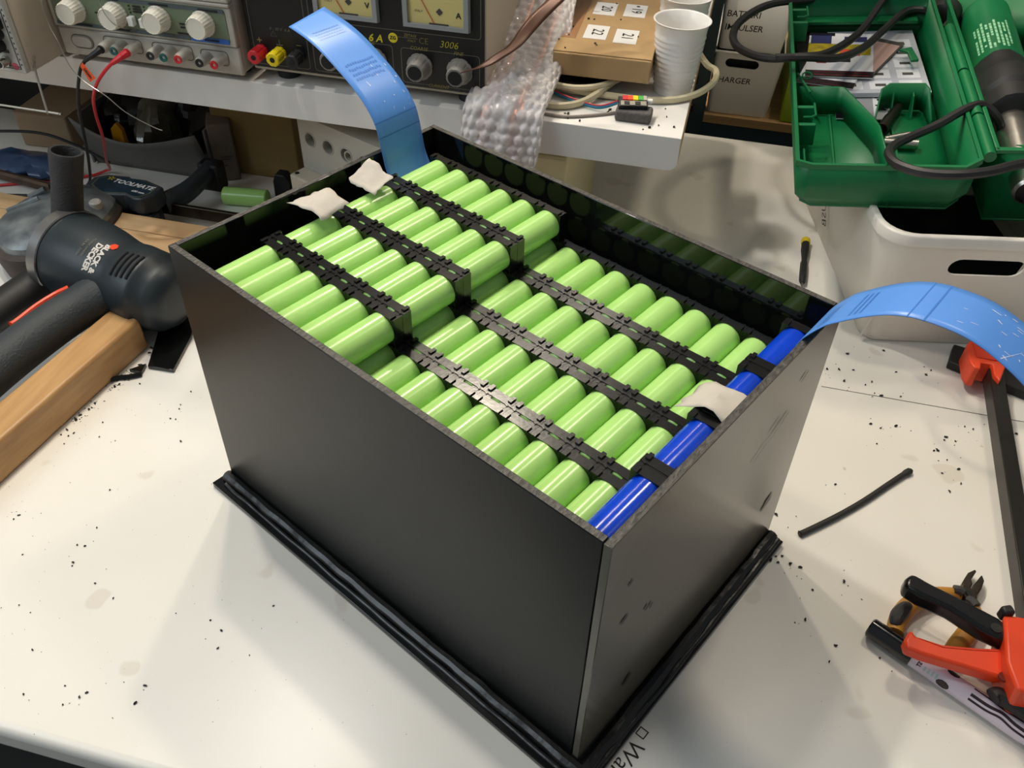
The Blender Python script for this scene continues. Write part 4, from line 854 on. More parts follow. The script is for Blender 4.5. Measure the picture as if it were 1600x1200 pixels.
# ---------------------------------------------------------------- clutter under the shelf
t = thing('cardboard_box', 'small plain grey-brown cardboard box far left under the shelf', 'box', (-0.612, 0.560, 0), (0, 0, R(3)))
m_gc = mat('grey_brown_card', (160, 136, 108), 0.85, var=0.05, nscale=20)
MB().span((-0.045, 0, 0.0003), (0.045, 0.24, 0.056)).build('carton', m_gc, t, bevel=0.003)
MB().span((-0.0452, 0.001, 0.0562), (0.0452, 0.24, 0.0572)).build('lid_flap', m_gc, t, bevel=0.0004)
t = thing('storage_tub', 'long grey card tub with sagging front holding dark plastic bags under the shelf', 'tub', (-0.41, 0.535, 0))
m_tub = mat('grey_tub_card', (112, 110, 106), 0.7, var=0.06, nscale=10)
rows = []
for k in range(7):
    v = k/6; r_ = []
    for i in range(17):
        u = i/16; x = -0.105+0.205*u
        top = 0.088-0.016*math.sin(math.pi*u); y = 0.008-0.022*math.sin(math.pi*u)*v**1.2-0.030*v
        r_.append(V((x, y, 0.0005+(top-0.0005)*v)))
    rows.append(r_)
MB().grid(rows).build('front_panel', m_tub, t, thick=0.002, off=0, angle=70)
MB().span((-0.105, 0.008, 0.0003), (0.10, 0.22, 0.003)).build('base', m_tub, t)
MB().span((-0.107, -0.0, 0.003), (-0.104, 0.22, 0.085)).build('side_panel', m_tub, t)
MB().span((0.099, -0.0, 0.003), (0.102, 0.22, 0.085)).build('side_panel', m_tub, t)
def crumple(name, label, c, d, m, seed, cat='bag', group=None):
    q = random.Random(seed); n, k2 = 22, 14; rows = []; ph = [q.uniform(0, 6.28) for _ in range(6)]
    for i in range(k2+1):
        tt = math.pi*i/k2; r_ = []
        for k in range(n):
            a = 2*math.pi*k/n
            w = 1+0.16*math.sin(3*a+ph[0]+2*tt)+0.12*math.sin(5*a+ph[1]-3*tt)+0.08*math.sin(9*a+ph[2]+4*tt)
            r_.append(V((d[0]*math.sin(tt+1e-3)*math.cos(a)*w, d[1]*math.sin(tt+1e-3)*math.sin(a)*w, d[2]*math.cos(tt)*(1+0.1*math.sin(2*a+ph[3])))))
        rows.append(r_)
    z0 = min(p.z for r_ in rows for p in r_)
    o = MB().grid(rows, close=True).build(name, m, angle=28); o.location = (c[0], c[1], c[2]-z0+0.0005); return tag(o, label, cat, group)
m_bag = mat('black_bag_film', (16, 17, 18), 0.16, bump=0.8, bscale=60); m_clear = mat('smoky_clear_bag', (96, 92, 78), 0.10, bump=1.0, bscale=70, spec=0.9, var=0.3, nscale=60)
crumple('plastic_bag', 'glossy black plastic bag at the right end of the grey tub', (-0.348, 0.615, 0.004), (0.036, 0.060, 0.052), m_bag, 4)
crumple('plastic_bag', 'shiny smoky clear bag of small metal parts in the middle of the grey tub', (-0.415, 0.600, 0.004), (0.034, 0.062, 0.048), m_clear, 9)
crumple('plastic_bag', 'dull black bag at the left end of the grey tub', (-0.482, 0.615, 0.004), (0.032, 0.060, 0.046), m_bag, 2)
o = MB().poly([(-0.011, 0), (0.011, 0), (0.010, 0.03), (0.002, 0.040), (-0.008, 0.030)], -0.004, 0.004, Mf).build('yellow_scrap', mat('amber_plastic', (190, 130, 10), 0.4), bevel=0.001); o.location = (-0.4500, 0.5290, 0.0420); tag(o, 'small amber yellow scrap sticking up behind the tub front', 'scrap')
t = thing('carton_flap_box', 'narrow worn carton standing upright at the right end of the grey tub', 'box', (-0.302, 0.540, 0), (0, 0, R(28)))
m_worn = mat('worn_printed_card', (128, 112, 98), 0.8, rgb2=(86, 76, 70), nscale=16)
MB().span((-0.004, 0.000, 0.0003), (0.030, 0.12, 0.092)).build('carton', m_worn, t, bevel=0.002)
for z, w in ((0.040, 0.018), (0.036, 0.014), (0.026, 0.008)): MB().span((0.008, -0.0005, z), (0.008+w, -0.0001, z+0.0014)).build('printed_line', m_inkgrey, t)
t = thing('cardboard_box', 'large plain olive-brown cardboard box standing behind the loose green cell', 'box', (-0.245, 0.573, 0))
m_oc = mat('olive_brown_card', (148, 122, 74), 0.85, var=0.05, nscale=20)
MB().span((-0.072, 0, 0.0003), (0.060, 0.22, 0.118)).build('carton', m_oc, t, bevel=0.002)
MB().span((-0.070, 0.002, 0.1185), (0.058, 0.22, 0.1215)).build('open_flap', m_oc, t, bevel=0.001)
t = thing('junction_box', 'pale grey junction box with round knockout holes under the shelf', 'junction box', (-0.111, 0.452, 0.101), (0, 0, R(-23)))
MBj = MB().span((0, 0, 0.0), (0.17, 0.075, 0.075)); cutm = MB()
HX = (0.0205, 0.0535, 0.0860, 0.1180)
for x in HX: cutm.cyl((x, -0.01, 0.0495-0.004), (x, 0.012, 0.0495-0.004), 0.0088, n=24)
MBj.build('housing', mat('pale_grey_metal', (176, 172, 160), 0.5, var=0.03, nscale=12), t, cut=cutm)
for i, x in enumerate(HX):
    MB().cyl((x, 0.0119, 0.0455), (x, 0.0112, 0.0455), 0.0087, n=24).build('hole_back', m_dark if i < 2 else mat('hole_shadow_%d' % i, (40, 36, 32), 0.8), t)
    MB().lathe([(0.0088, 0), (0.0104, 0.0), (0.0100, 0.0009), (0.0090, 0.0009)], (x, -0.0001, 0.0455), (x, -1, 0.0455), 24, caps=False).build('hole_collar', MATS['pale_grey_metal'], t)
MB().lathe([(0.0072, 0), (0.0072, 0.0105), (0.0056, 0.0105), (0.0056, 0)], (0.0885, 0.0110, 0.0440), (0.0885, -1, 0.0440), 24, caps=False).build('bush', m_psu, t)
t = thing('equipment_box', 'beige painted equipment box beneath the junction box', 'box', (-0.117, 0.440, 0), (0, 0, R(-23)))
MB().span((0, -0.012, 0.0003), (0.16, 0.10, 0.1005)).build('housing', m_beige, t, bevel=0.002)
MB().lathe([(0.003, 0), (0.003, 0.0008)], (0.006, -0.004, 0.1005), (0.006, -0.004, 1), 12).build('screw', m_dark, t)
t = thing('drawer_unit', 'cream plastic drawer cabinet tucked under the right end of the shelf', 'cabinet', (0.145, 0.402, 0))
m_cream = mat('cream_plastic', (214, 202, 160), 0.45, var=0.02)
MB().span((-0.095, 0.002, 0.0003), (0.1065, 0.26, 0.1905)).build('housing', m_cream, t, bevel=0.002)
MB().span((-0.094, 0.0, 0.158), (0.1055, 0.0020, 0.189)).build('drawer_front', m_cream, t, bevel=0.0008)
MB().span((-0.094, 0.0, 0.006), (0.1055, 0.0020, 0.1565)).build('drawer_front', m_cream, t, bevel=0.0008)
# blue bag, steel rods and pine boards at the left
o = crumple('blue_bag', 'flat dusty blue plastic bag at the far left edge behind the sander', (-0.595, 0.485, 0.0), (0.065, 0.035, 0.013), mat('dusty_blue_film', (52, 74, 108), 0.3, var=0.3, nscale=20), 6)
o = MB().cyl((-0.66, 0.4540, 0.0145), (-0.475, 0.4280, 0.0145), 0.0075, n=10).build('steel_bar', mat('rusty_steel', (96, 78, 66), 0.5, 0.7, var=0.25, nscale=50)); tag(o, 'brown steel bar lying left of the sander grip', 'bar')
o = MB().tube([(-0.70, 0.50, 0.045), (-0.60, 0.525, 0.047), (-0.53, 0.52, 0.040), (-0.47, 0.515, 0.02)], 0.0022, 8).build('black_cord', m_rubber); tag(o, 'thin black cord lying over the blue bag', 'cord')
for i, (y0, y1, lab) in enumerate(((0.3395, 0.3740, 'back one of the two pale pine boards in front of the bar clamp'), (0.3015, 0.3390, 'front one of the two pale pine boards, beside the box corner'))):
    o = MB().span((-0.70, y0, 0.0004), (0.02, y1-0.0006, 0.0355 if i == 0 else 0.0350)).build('pine_board', m_pine, bevel=0.0008); o.rotation_euler = (0, 0, R(0.0)); tag(o, lab, 'board', 'pale pine boards')
o = MB().lathe([(0.0075, 0), (RC-0.0014, 0.0002), (RC, 0.0016), (RC, LEN-0.0016), (RC-0.0014, LEN-0.0002), (0.0075, LEN)], (-0.2655, 0.4860, 0.0135), (-0.19, 0.4960, 0.0135), 28).build('battery_cell', m_green); tag(o, 'loose green battery cell lying on the bench behind the box', 'battery cell')

# bar clamp with printed head
t = thing('bar_clamp', 'dark quick-grip bar clamp with a printed blue head behind the sander', 'clamp', (-0.36, 0.40, 0))
m_cl = mat('charcoal_clamp_plastic', (44, 50, 56), 0.45, var=0.08)
hd = [(-0.4135, 0.391), (-0.4155, 0.4115), (-0.4010, 0.4240), (-0.3680, 0.4275), (-0.3640, 0.4240), (-0.3415, 0.4250), (-0.3080, 0.4135), (-0.3095, 0.3905), (-0.3200, 0.3765), (-0.3310, 0.3760), (-0.3480, 0.3830), (-0.3560, 0.3800), (-0.3850, 0.3740)]
wp(MB().poly(hd, 0.034, 0.0600), 'head', m_cl, bevel=0.003)
def inset(pts, f):
    cx = sum(p[0] for p in pts)/len(pts); cy = sum(p[1] for p in pts)/len(pts); return [(cx+(p[0]-cx)*f, cy+(p[1]-cy)*f) for p in pts]
wp(MB().poly(inset(hd, 0.86), 0.0600, 0.0604), 'label_border', mat('olive_border', (96, 102, 84), 0.5))
lb = wp(MB().poly(inset(hd, 0.82), 0.0604, 0.0607), 'printed_label', mat('petrol_blue_print', (26, 48, 62), 0.4))
tl_ = lambda b_, s_, x, y, m, **k: lettering(b_, s_, frame((x, y, 0.0609), (1, -0.10, 0), (0.10, 1, 0)), m, lb, world=True, **k)
tl_('TOOLMATE', 0.0122, -0.3500, 0.4065, m_white, shear=0.25, bold=0.0003); tl_('600 mm', 0.0062, -0.3330, 0.3905, m_white, bold=0.0002); tl_('TOOLS', 0.0030, -0.3330, 0.3975, m_inkgrey)
MBs = MB(); c_ = (-0.3880, 0.4140)
for i in range(5):
    a = R(90+72*i); MBs.add([V((c_[0]+0.0022*math.cos(a-0.6), c_[1]+0.0022*math.sin(a-0.6), 0.0609)), V((c_[0]+0.0062*math.cos(a), c_[1]+0.0062*math.sin(a), 0.0609)), V((c_[0]+0.0022*math.cos(a+0.6), c_[1]+0.0022*math.sin(a+0.6), 0.0609))], [(0, 1, 2)])
wp(MBs, 'emblem', m_yellow, fix=False)
wp(MB().span((-0.40, 0.3935, 0.0003), (-0.318, 0.4130, 0.0338)), 'body', m_cl, bevel=0.003)
wp(MB().poly([(-0.330, 0.385), (-0.312, 0.398), (-0.318, 0.352), (-0.352, 0.335), (-0.362, 0.342)], 0.002, 0.033), 'trigger', m_cl, bevel=0.004)
wp(MB().tube([(-0.40, 0.372, 0.02), (-0.385, 0.381, 0.022), (-0.365, 0.382, 0.022)], 0.0045, 8), 'release_lever', mat('lime_lever', (190, 214, 20), 0.4))
wp(MB().span((-0.50, 0.4135, 0.0155), (-0.02, 0.4200, 0.0335)), 'bar', m_darksteel, bevel=0.001)
wp(MB().tube([(-0.318, 0.416, 0.030), (-0.300, 0.448, 0.034), (-0.292, 0.480, 0.040), (-0.288, 0.505, 0.046)], lambda u: 0.0135-0.003*u, 12, flat=1.2), 'jaw', m_cl)
wp(MB().span((-0.305, 0.492, 0.012), (-0.272, 0.516, 0.055)), 'jaw_pad', m_rubber, bevel=0.004)
t = thing('clamp_jaw', 'black plastic clamp jaw standing behind the box beside the loose green cell', 'clamp', (-0.187, 0.525, 0))
wp(MB().poly([(-0.014, 0), (0.012, 0), (0.014, 0.03), (0.006, 0.042), (-0.008, 0.042), (-0.013, 0.030)], -0.009, 0.009, Mx.Translation((-0.187, 0.525, 0.0003)) @ Mf), 'jaw', m_rubber, bevel=0.002)
wp(MB().span((-0.174, 0.516, 0.0003), (-0.160, 0.536, 0.024)), 'jaw_pad', m_rubber, bevel=0.003)

# ---------------------------------------------------------------- power sander at the left
t = thing('power_sander', 'dark electric sander with hollow upright grip lying beside the wooden block', 'power tool', (-0.30, 0.24, 0))
A0, A1 = V((-0.345, 0.2430, 0.060)), V((-0.160, 0.1950, 0.0500)); ud = (A1-A0).normalized()
hp = [(0.030, -0.004), (0.050, 0.0), (0.0535, 0.012), (0.0540, 0.050), (0.0520, 0.072), (0.0478, 0.096), (0.0468, 0.108), (0.0478, 0.118), (0.0488, 0.122), (0.0490, 0.150), (0.0480, 0.156), (0.0440, 0.158), (0.0430, 0.172), (0.034, 0.184), (0.020, 0.188)]
wp(MB().lathe(hp, A0, A1, 40), 'motor_housing', m_tool, angle=60)
def hr(s_):
    for (r0, s0), (r1, s1) in zip(hp, hp[1:]):
        if s0 <= s_ <= s1: return r0+(r1-r0)*(s_-s0)/(s1-s0)
    return hp[-1][0]
up = V((0.0, -0.42, 0.90)); up = (up-ud*up.dot(ud)).normalized(); sdv = up.cross(ud).normalized()   # sdv: text reading direction candidates
def on(s_, a, lift=0.0004): return A0+ud*s_+(up*math.cos(a)+sdv*math.sin(a))*(hr(s_)+lift)
for i, s_ in enumerate((0.127, 0.1345, 0.142, 0.1495)):
    pts_ = [on(s_, -0.34+0.07*k+0.02*i, 0.0002) for k in range(11)]
    wp(MB().tube(pts_, 0.0019, 6, smooth=False), 'vent_slot', m_dark)
def curved(body, size, s0, a0, m, flip=1, **k):
    vs, fs = textmesh(body, size, **k); mb = MB()
    mb.add([on(s0+v.y, a0+flip*v.x/hr(s0), 0.0006) for v in vs], fs); return wp(mb, 'lettering', m, fix=False)
fl = 1 if sdv.y < 0 else -1
m_sw = mat('worn_white_print', (214, 208, 200), 0.6)
curved('BLACK &', 0.0100, 0.0990, fl*0.08, m_sw, fl, bold=0.0005); curved('DECKER', 0.0100, 0.0900, fl*0.12, m_sw, fl, bold=0.0005)
curved('KA 86  720W', 0.0042, 0.0740, fl*0.02, m_gl, fl); curved('POWER SANDER', 0.0036, 0.0800, fl*-0.05, m_gl, fl)
mb = MB(); hx = []
for k in range(6): a = 2*math.pi*k/6; hx.append(on(0.1050+0.0052*math.cos(a), fl*-0.36+0.0052*math.sin(a)/0.047, 0.0008))
wp(mb.add(hx, [(0, 1, 2, 3, 4, 5)]), 'emblem', m_orange, fix=False)
wp(MB().lathe([(0.0545, 0.004), (0.0560, 0.005), (0.0560, 0.019), (0.0545, 0.020)], A0, A1, 40, caps=False), 'metal_band', mat('grey_steel_band', (140, 138, 136), 0.35, 0.8), angle=50)
gc = V((-0.392, 0.316, 0))
def half(k, n):
    u = 0.5+0.5*math.cos(2*math.pi*k/n-R(170)); u = min(1, u*1.5); return 0.50+0.50*u*u*(3-2*u)
wp(MB().lathe([(0.060, 0.0003), (0.092, 0.004), (0.097, 0.030), (0.097, 0.040), (0.090, 0.044)], gc, gc+V((0, 0, 1)), 44, star=half), 'dust_skirt', mat('dusty_brown_skirt', (70, 60, 54), 0.7, var=0.2, nscale=40), angle=40)
wp(MB().lathe([(0.089, 0.0435), (0.088, 0.052), (0.080, 0.058), (0.052, 0.066), (0.030, 0.072)], gc, gc+V((0, 0, 1)), 44, star=half), 'gear_head', mat('scuffed_aluminium', (150, 156, 156), 0.4, 0.4, rgb2=(92, 98, 102), nscale=40), angle=30)
for a in (2.3, 2.8, 3.3):
    c_, s_ = math.cos(a), math.sin(a); p0_ = gc+V((0.080*c_, 0.080*s_, 0.0585)); p1_ = gc+V((0.050*c_-0.02*s_, 0.050*s_-0.02*c_, 0.069)); wp(MB().tube([p0_, p1_], 0.0038, 8, smooth=False), 'cast_rib', MATS['scuffed_aluminium'])
G0, G1 = V((-0.3380, 0.2610, 0.0960)), V((-0.3225, 0.2790, 0.1790)); GL = (G1-G0).length
wp(MB().lathe([(0.0165, -0.006), (0.0186, 0.0), (0.0180, 0.02), (0.0177, 0.05), (0.0190, GL-0.01), (0.0193, GL-0.002), (0.0187, GL), (0.0158, GL), (0.0148, GL-0.004), (0.0144, 0.012), (0.0, 0.012)], G0, G1, 40, caps=False), 'grip', mat('ribbed_rubber_grip', (44, 44, 44), 0.65, bump=1.0, bscale=260, stretch=(1, 1, 3)), angle=40)
wp(MB().tube([(-0.236, 0.214, 0.050), (-0.256, 0.185, 0.050), (-0.276, 0.130, 0.049), (-0.290, 0.050, 0.048), (-0.298, -0.06, 0.047), (-0.304, -0.16, 0.046)], lambda u: 0.034-0.012*min(1, u*3.2)+0.003*math.sin(u*3), 20), 'handle', mat('knurled_handle', (46, 52, 56), 0.6, bump=0.9, bscale=420), angle=80)
wp(MB().tube([(-0.2855, 0.170, 0.064), (-0.2960, 0.158, 0.062), (-0.3040, 0.135, 0.061), (-0.3085, 0.105, 0.060), (-0.3100, 0.098, 0.060)], lambda u: 0.0042-0.0012*math.sin(u*3.1), 8), 'trigger', m_orange)
wp(MB().tube([(-0.344, 0.222, 0.040), (-0.362, 0.185, 0.036), (-0.372, 0.130, 0.034), (-0.376, 0.06, 0.034), (-0.378, -0.06, 0.034)], 0.0225, 12, flat=0.9), 'guard_bar', m_rubber, angle=60)
wp(MB().lathe([(0.0065, 0), (0.0080, 0.002), (0.0080, 0.010), (0.006, 0.012)], (-0.3640, 0.3420, 0.058), (-0.3640, 0.3420, 1), 16), 'lock_nut', m_psu)

# wooden block and offcuts
o = MB().prism([V(p) for p in ((-0.1955, 0.1640, 0.0004), (-0.2375, 0.1690, 0.0004), (-0.289, -0.260, 0.0004), (-0.2455, -0.2640, 0.0004))], [V(p) for p in ((-0.1965, 0.1645, 0.0440), (-0.2390, 0.1700, 0.0440), (-0.290, -0.260, 0.0440), (-0.2470, -0.2640, 0.0440))]).build('wood_block', m_wood, bevel=0.004, seg=3); tag(o, 'long square oak block with rounded end lying in front of the sander', 'wood')
t = None
o = MB().poly([(-0.2150, 0.236), (-0.1755, 0.1285), (-0.1440, 0.1300), (-0.1550, 0.1900), (-0.172, 0.236)], 0.0004, 0.0050).build('plastic_offcut', m_black, bevel=0.0005); tag(o, 'flat black plastic offcut poking out between wooden block and battery box', 'offcut')
o = MB().poly([(-0.193, 0.118), (-0.180, 0.132), (-0.177, 0.118)], 0.0004, 0.0045).build('plastic_offcut', m_black); tag(o, 'tiny black triangular offcut beside the wooden block', 'offcut')
o = MB().tube([(-0.2045, 0.098, 0.0030), (-0.197, 0.104, 0.0030), (-0.186, 0.109, 0.0030), (-0.176, 0.116, 0.0030)], 0.0026, 6).build('plastic_offcut', m_black); tag(o, 'small black curl of plastic along the wooden block', 'offcut')
# ---------------------------------------------------------------- tools at the right
t = thing('bar_clamp', 'long black bar clamp with orange jaw and orange grip lying at the right edge', 'clamp', (0.755, 0.15, 0))
wp(MB().prism([V((0.7795, 0.3600, 0.014)), V((0.7640, 0.3620, 0.014)), V((0.7255, -0.35, 0.014)), V((0.7410, -0.35, 0.014))], [V((0.7795, 0.3600, 0.034)), V((0.7640, 0.3620, 0.034)), V((0.7255, -0.35, 0.034)), V((0.7410, -0.35, 0.034))]), 'bar', mat('black_oxide_steel', (34, 31, 28), 0.4, 0.3, var=0.1, nscale=60), bevel=0.001)
jaw = [(0.7415, 0.3809), (0.7480, 0.3935), (0.7540, 0.3890), (0.7795, 0.3620), (0.7795, 0.3520), (0.7690, 0.3230), (0.7646, 0.3329), (0.7652, 0.3511), (0.7529, 0.3511), (0.7510, 0.3390), (0.7440, 0.3400), (0.7405, 0.3500)]
wp(MB().poly(jaw, 0.0122, 0.0400), 'jaw', m_orange, bevel=0.0015)
wp(MB().poly([(0.7475, 0.3850), (0.7540, 0.3820), (0.7720, 0.3620), (0.7715, 0.3575), (0.7490, 0.3590)], 0.0401, 0.0412), 'jaw_web', mat('deep_orange_plastic', (216, 56, 20), 0.45), bevel=0.0005)
wp(MB().poly([(0.7413, 0.4168), (0.7313, 0.3808), (0.8161, 0.3443), (0.8252, 0.3961)], 0.0006, 0.0118), 'jaw_pad', m_rubber, bevel=0.0015)
wp(MB().prism([V((0.7230, -0.0080, 0.006)), V((0.79, -0.004, 0.006)), V((0.79, -0.082, 0.006)), V((0.7215, -0.0760, 0.006)), V((0.7170, -0.055, 0.006))], [V((0.7150, -0.0085, 0.056)), V((0.78, -0.005, 0.056)), V((0.78, -0.086, 0.056)), V((0.7140, -0.0790, 0.056)), V((0.7095, -0.055, 0.056))]), 'grip_body', m_orange, bevel=0.003)
wp(MB().poly([(0.7120, -0.004), (0.7210, 0.0), (0.7240, -0.008), (0.7150, -0.011)], 0.047, 0.060), 'release_button', m_rubber, bevel=0.002)
lev = [(0.6379, -0.0447), (0.6415, -0.0370), (0.6450, -0.0325), (0.6470, -0.0385), (0.6671, -0.0413), (0.6926, -0.0375), (0.7158, -0.0326), (0.7185, -0.0566), (0.7091, -0.0604), (0.6802, -0.0575), (0.6507, -0.0547), (0.6389, -0.0518)]
wp(MB().poly(lev, 0.0285, 0.041), 'trigger_lever', m_orange, bevel=0.003)
wp(MB().prism([V((x, y, 0.0412)) for x, y in ((0.6490, -0.0405), (0.6680, -0.0430), (0.6926, -0.0392), (0.7130, -0.0350), (0.7130, -0.0365), (0.6926, -0.0407), (0.6680, -0.0445))], [V((x, y, 0.0416)) for x, y in ((0.6490, -0.0405), (0.6680, -0.0430), (0.6926, -0.0392), (0.7130, -0.0350), (0.7130, -0.0365), (0.6926, -0.0407), (0.6680, -0.0445))]), 'lever_groove', MATS['deep_orange_plastic'])
wp(MB().cyl((0.7125, -0.0600, 0.0400), (0.7125, -0.0600, 0.0420), 0.0040, n=16), 'pivot_hole', mat('brown_shadow_plastic', (110, 30, 14), 0.6))
hb = [(0.6385, 0.0030), (0.6402, 0.0115), (0.6462, 0.0185), (0.6614, 0.0110), (0.6889, 0.0004), (0.7129, -0.0100), (0.7240, -0.0200), (0.7180, -0.0330), (0.6980, -0.0260), (0.6740, -0.0115), (0.6516, -0.0045)]
wp(MB().poly(hb, 0.034, 0.052), 'fixed_handle', mat('glossy_black_handle', (20, 20, 20), 0.22, bump=0.05), bevel=0.004, seg=3)
wp(MB().cyl((0.7085, -0.0225, 0.0515), (0.7085, -0.0225, 0.0532), 0.0045, n=18).cyl((0.7085, -0.0225, 0.0530), (0.7085, -0.0225, 0.0534), 0.0025, n=12), 'pivot_pin', m_rubber)
wp(MB().tube([(0.7090, -0.0705, 0.026), (0.7140, -0.0690, 0.027), (0.7320, -0.0780, 0.027), (0.76, -0.090, 0.027)], 0.0070, 10), 'rear_pad', m_rubber)
wp(MB().span((0.735, -0.106, 0.018), (0.79, -0.090, 0.034)), 'moving_jaw', m_orange, bevel=0.003)

t = thing('side_cutters', 'steel side cutting pliers with mustard and charcoal grips under the black handle', 'pliers', (0.70, 0.03, 0))
m_mus = mat('mustard_grip', (186, 132, 50), 0.5, var=0.05); m_gg = mat('charcoal_grip', (52, 52, 52), 0.55, var=0.05)
wp(MB().poly([(0.7030, 0.0420), (0.7060, 0.0530), (0.7125, 0.0655), (0.7195, 0.0712), (0.7205, 0.0690), (0.7145, 0.0585), (0.7150, 0.0535), (0.7105, 0.0440)], 0.003, 0.0115), 'jaw', m_darksteel, bevel=0.001)
wp(MB().poly([(0.7105, 0.0440), (0.7160, 0.0530), (0.7250, 0.0668), (0.7262, 0.0600), (0.7225, 0.0500), (0.7160, 0.0395)], 0.003, 0.0112), 'jaw', m_darksteel, bevel=0.001)
wp(MB().poly([(0.7015, 0.0405), (0.7060, 0.0490), (0.7170, 0.0450), (0.7160, 0.0360), (0.7080, 0.0310)], 0.002, 0.0130), 'pivot_block', m_darksteel, bevel=0.0012)
wp(MB().lathe([(0.0028, 0), (0.0028, 0.0008)], (0.7090, 0.0400, 0.0131), (0.7090, 0.0400, 1), 14), 'pivot_pin', m_dark)
ha = [(0.7030, 0.0390, 0.008), (0.6960, 0.0385, 0.009), (0.6840, 0.0340, 0.010), (0.6700, 0.0270, 0.010), (0.6560, 0.0140, 0.010), (0.6460, -0.0030, 0.010), (0.6420, -0.0170, 0.009)]
wp(MB().tube(ha, lambda u: 0.0055+0.0032*math.sin(min(1, u*1.05)*2.2)**2*(1 if u > 0.12 else 0.6), 12), 'handle_grip', m_mus)
wp(MB().tube([(0.6545, 0.0115, 0.0155), (0.6480, 0.0035, 0.0165), (0.6425, -0.0060, 0.0160), (0.6405, -0.0140, 0.0135)], lambda u: 0.0025+0.0045*math.sin(u*3.14)**0.7 if 0 < u < 1 else 0.002, 10), 'grip_inlay', m_gg)
wp(MB().tube([(0.6960, 0.0400, 0.0135), (0.7005, 0.0400, 0.0140), (0.7040, 0.0385, 0.0135)], lambda u: 0.0045, 10), 'grip_inlay', m_gg)
hb_ = [(0.7100, 0.0320, 0.008), (0.7125, 0.0260, 0.009), (0.7120, 0.0150, 0.010), (0.7050, 0.0000, 0.010), (0.6930, -0.0180, 0.010), (0.6840, -0.0330, 0.009)]
wp(MB().tube(hb_, lambda u: 0.0058+0.0028*math.sin(u*2.4)**2, 12), 'handle_grip', m_mus)
wp(MB().tube([(0.7075, 0.0330, 0.0130), (0.7105, 0.0300, 0.0145), (0.7130, 0.0255, 0.0150)], 0.0042, 10), 'grip_inlay', m_gg)

MA, MD = V((0.6205, -0.0168, 0.0098)), V((0.7520, -0.0960, 0.0098))
t = thing('marker_pen', 'white marker pen with black cap and wavy black stripes below the orange lever', 'pen', (0.66, -0.04, 0))
wp(MB().lathe([(0.0078, 0), (0.0090, 0.0012), (0.0096, 0.040), (0.0090, 0.0405)], MA, MD, 28), 'cap', mat('glossy_black_cap', (14, 14, 15), 0.1, coat=0.5), angle=40)
m_lil = mat('lilac_white_barrel', (216, 206, 218), 0.22)
wp(MB().lathe([(0.0080, 0.0400), (0.0088, 0.0405), (0.0088, 0.134), (0.0080, 0.1395), (0.0064, 0.1405)], MA, MD, 32), 'barrel', m_lil, angle=40)
md_ = (MD-MA).normalized(); mu_ = V((0, -0.4, 0.9)); mu_ = (mu_-md_*mu_.dot(md_)).normalized(); ms_ = md_.cross(mu_)
def onm(s_, a, l=0.0001): return MA+md_*s_+(mu_*math.cos(a)+ms_*math.sin(a))*(0.0088+l)
def stripe(f0, f1, s0, s1, n=22):
    rows = [[onm(s0+(s1-s0)*i/n, a) for a in (f0(i/n), (f0(i/n)+f1(i/n))/2, f1(i/n))] for i in range(n+1)]; return MB().grid(rows)
m_plum = mat('dark_plum_print', (48, 34, 38), 0.3)
sg = 1 if (onm(0.1, 0.6)-onm(0.1, 0)).y < 0 else -1
for c0, w in ((0.62, 0.22), (0.14, 0.30), (-0.62, 0.22)):
    wv = lambda u, c0=c0: c0-0.22*math.exp(-((u-0.55)/0.16)**2)*(1 if c0 > -0.2 else -0.6)
    wp(stripe(lambda u: sg*(wv(u)-w/2), lambda u: sg*(wv(u)+w/2), 0.090, 0.136), 'printed_stripe', m_plum, fix=False)
for s0, a0 in ((0.0695, 0.95), (0.072, -0.75)):
    wp(MB().add([onm(s0+0.0055*math.cos(k*math.pi/5), sg*(a0+0.42*math.sin(k*math.pi/5)), 0.00025) for k in range(10)]+[onm(s0, sg*a0, 0.00025)], [(k, (k+1) % 10, 10) for k in range(10)]), 'printed_spot', m_plum, fix=False)
for i in range(4): wp(stripe(lambda u: sg*(0.42-0.02*i), lambda u: sg*(0.90), 0.0520+i*0.0034, 0.0538+i*0.0034, 2), 'printed_bar', mat('mint_print', (170, 196, 190), 0.4) if 'mint_print' not in MATS else MATS['mint_print'], fix=False)
vs, fs = textmesh('ST', 0.0045, bold=0.0002)
wp(MB().add([onm(0.0480-v.y, sg*(0.60)+sg*v.x/0.0088*1.0) for v in vs], fs), 'lettering', m_ink, fix=False)

t = thing('tubing_offcut', 'thin curved offcut of black heat shrink tubing with cut ends on the bench', 'tubing', (0.62, 0.13, 0))
wp(MB().tube([(0.5610, 0.0773, 0.0028), (0.5680, 0.0830, 0.0030), (0.5972, 0.1097, 0.0030), (0.6249, 0.1380, 0.0030), (0.6499, 0.1667, 0.0030), (0.6680, 0.1870, 0.0034), (0.6755, 0.1945, 0.0032)], lambda u: 0.0031 if 0.07 < u < 0.86 else (0.0024 if u < 0.03 or u > 0.97 else 0.0038), 10, flat=0.75), 'tubing', mat('matt_black_tubing', (30, 27, 25), 0.55))
t = thing('screwdriver', 'small black precision screwdriver with yellow cap lying behind the box', 'screwdriver', (0.563, 0.53, 0))
S0, S1 = V((0.5670, 0.6120, 0.0066)), V((0.5590, 0.4300, 0.0066))
wp(MB().lathe([(0.0050, 0), (0.0064, 0.001), (0.0064, 0.009), (0.0055, 0.010)], S0, S1, 16), 'cap', m_yellow)
wp(MB().lathe([(0.0055, 0.010), (0.0056, 0.030), (0.0042, 0.045), (0.0036, 0.055), (0.0048, 0.060), (0.0050, 0.085), (0.0046, 0.103), (0.0030, 0.108)], S0, S1, 16, star=lambda k, n: 0.94 if k % 2 else 1), 'handle', m_rubber)
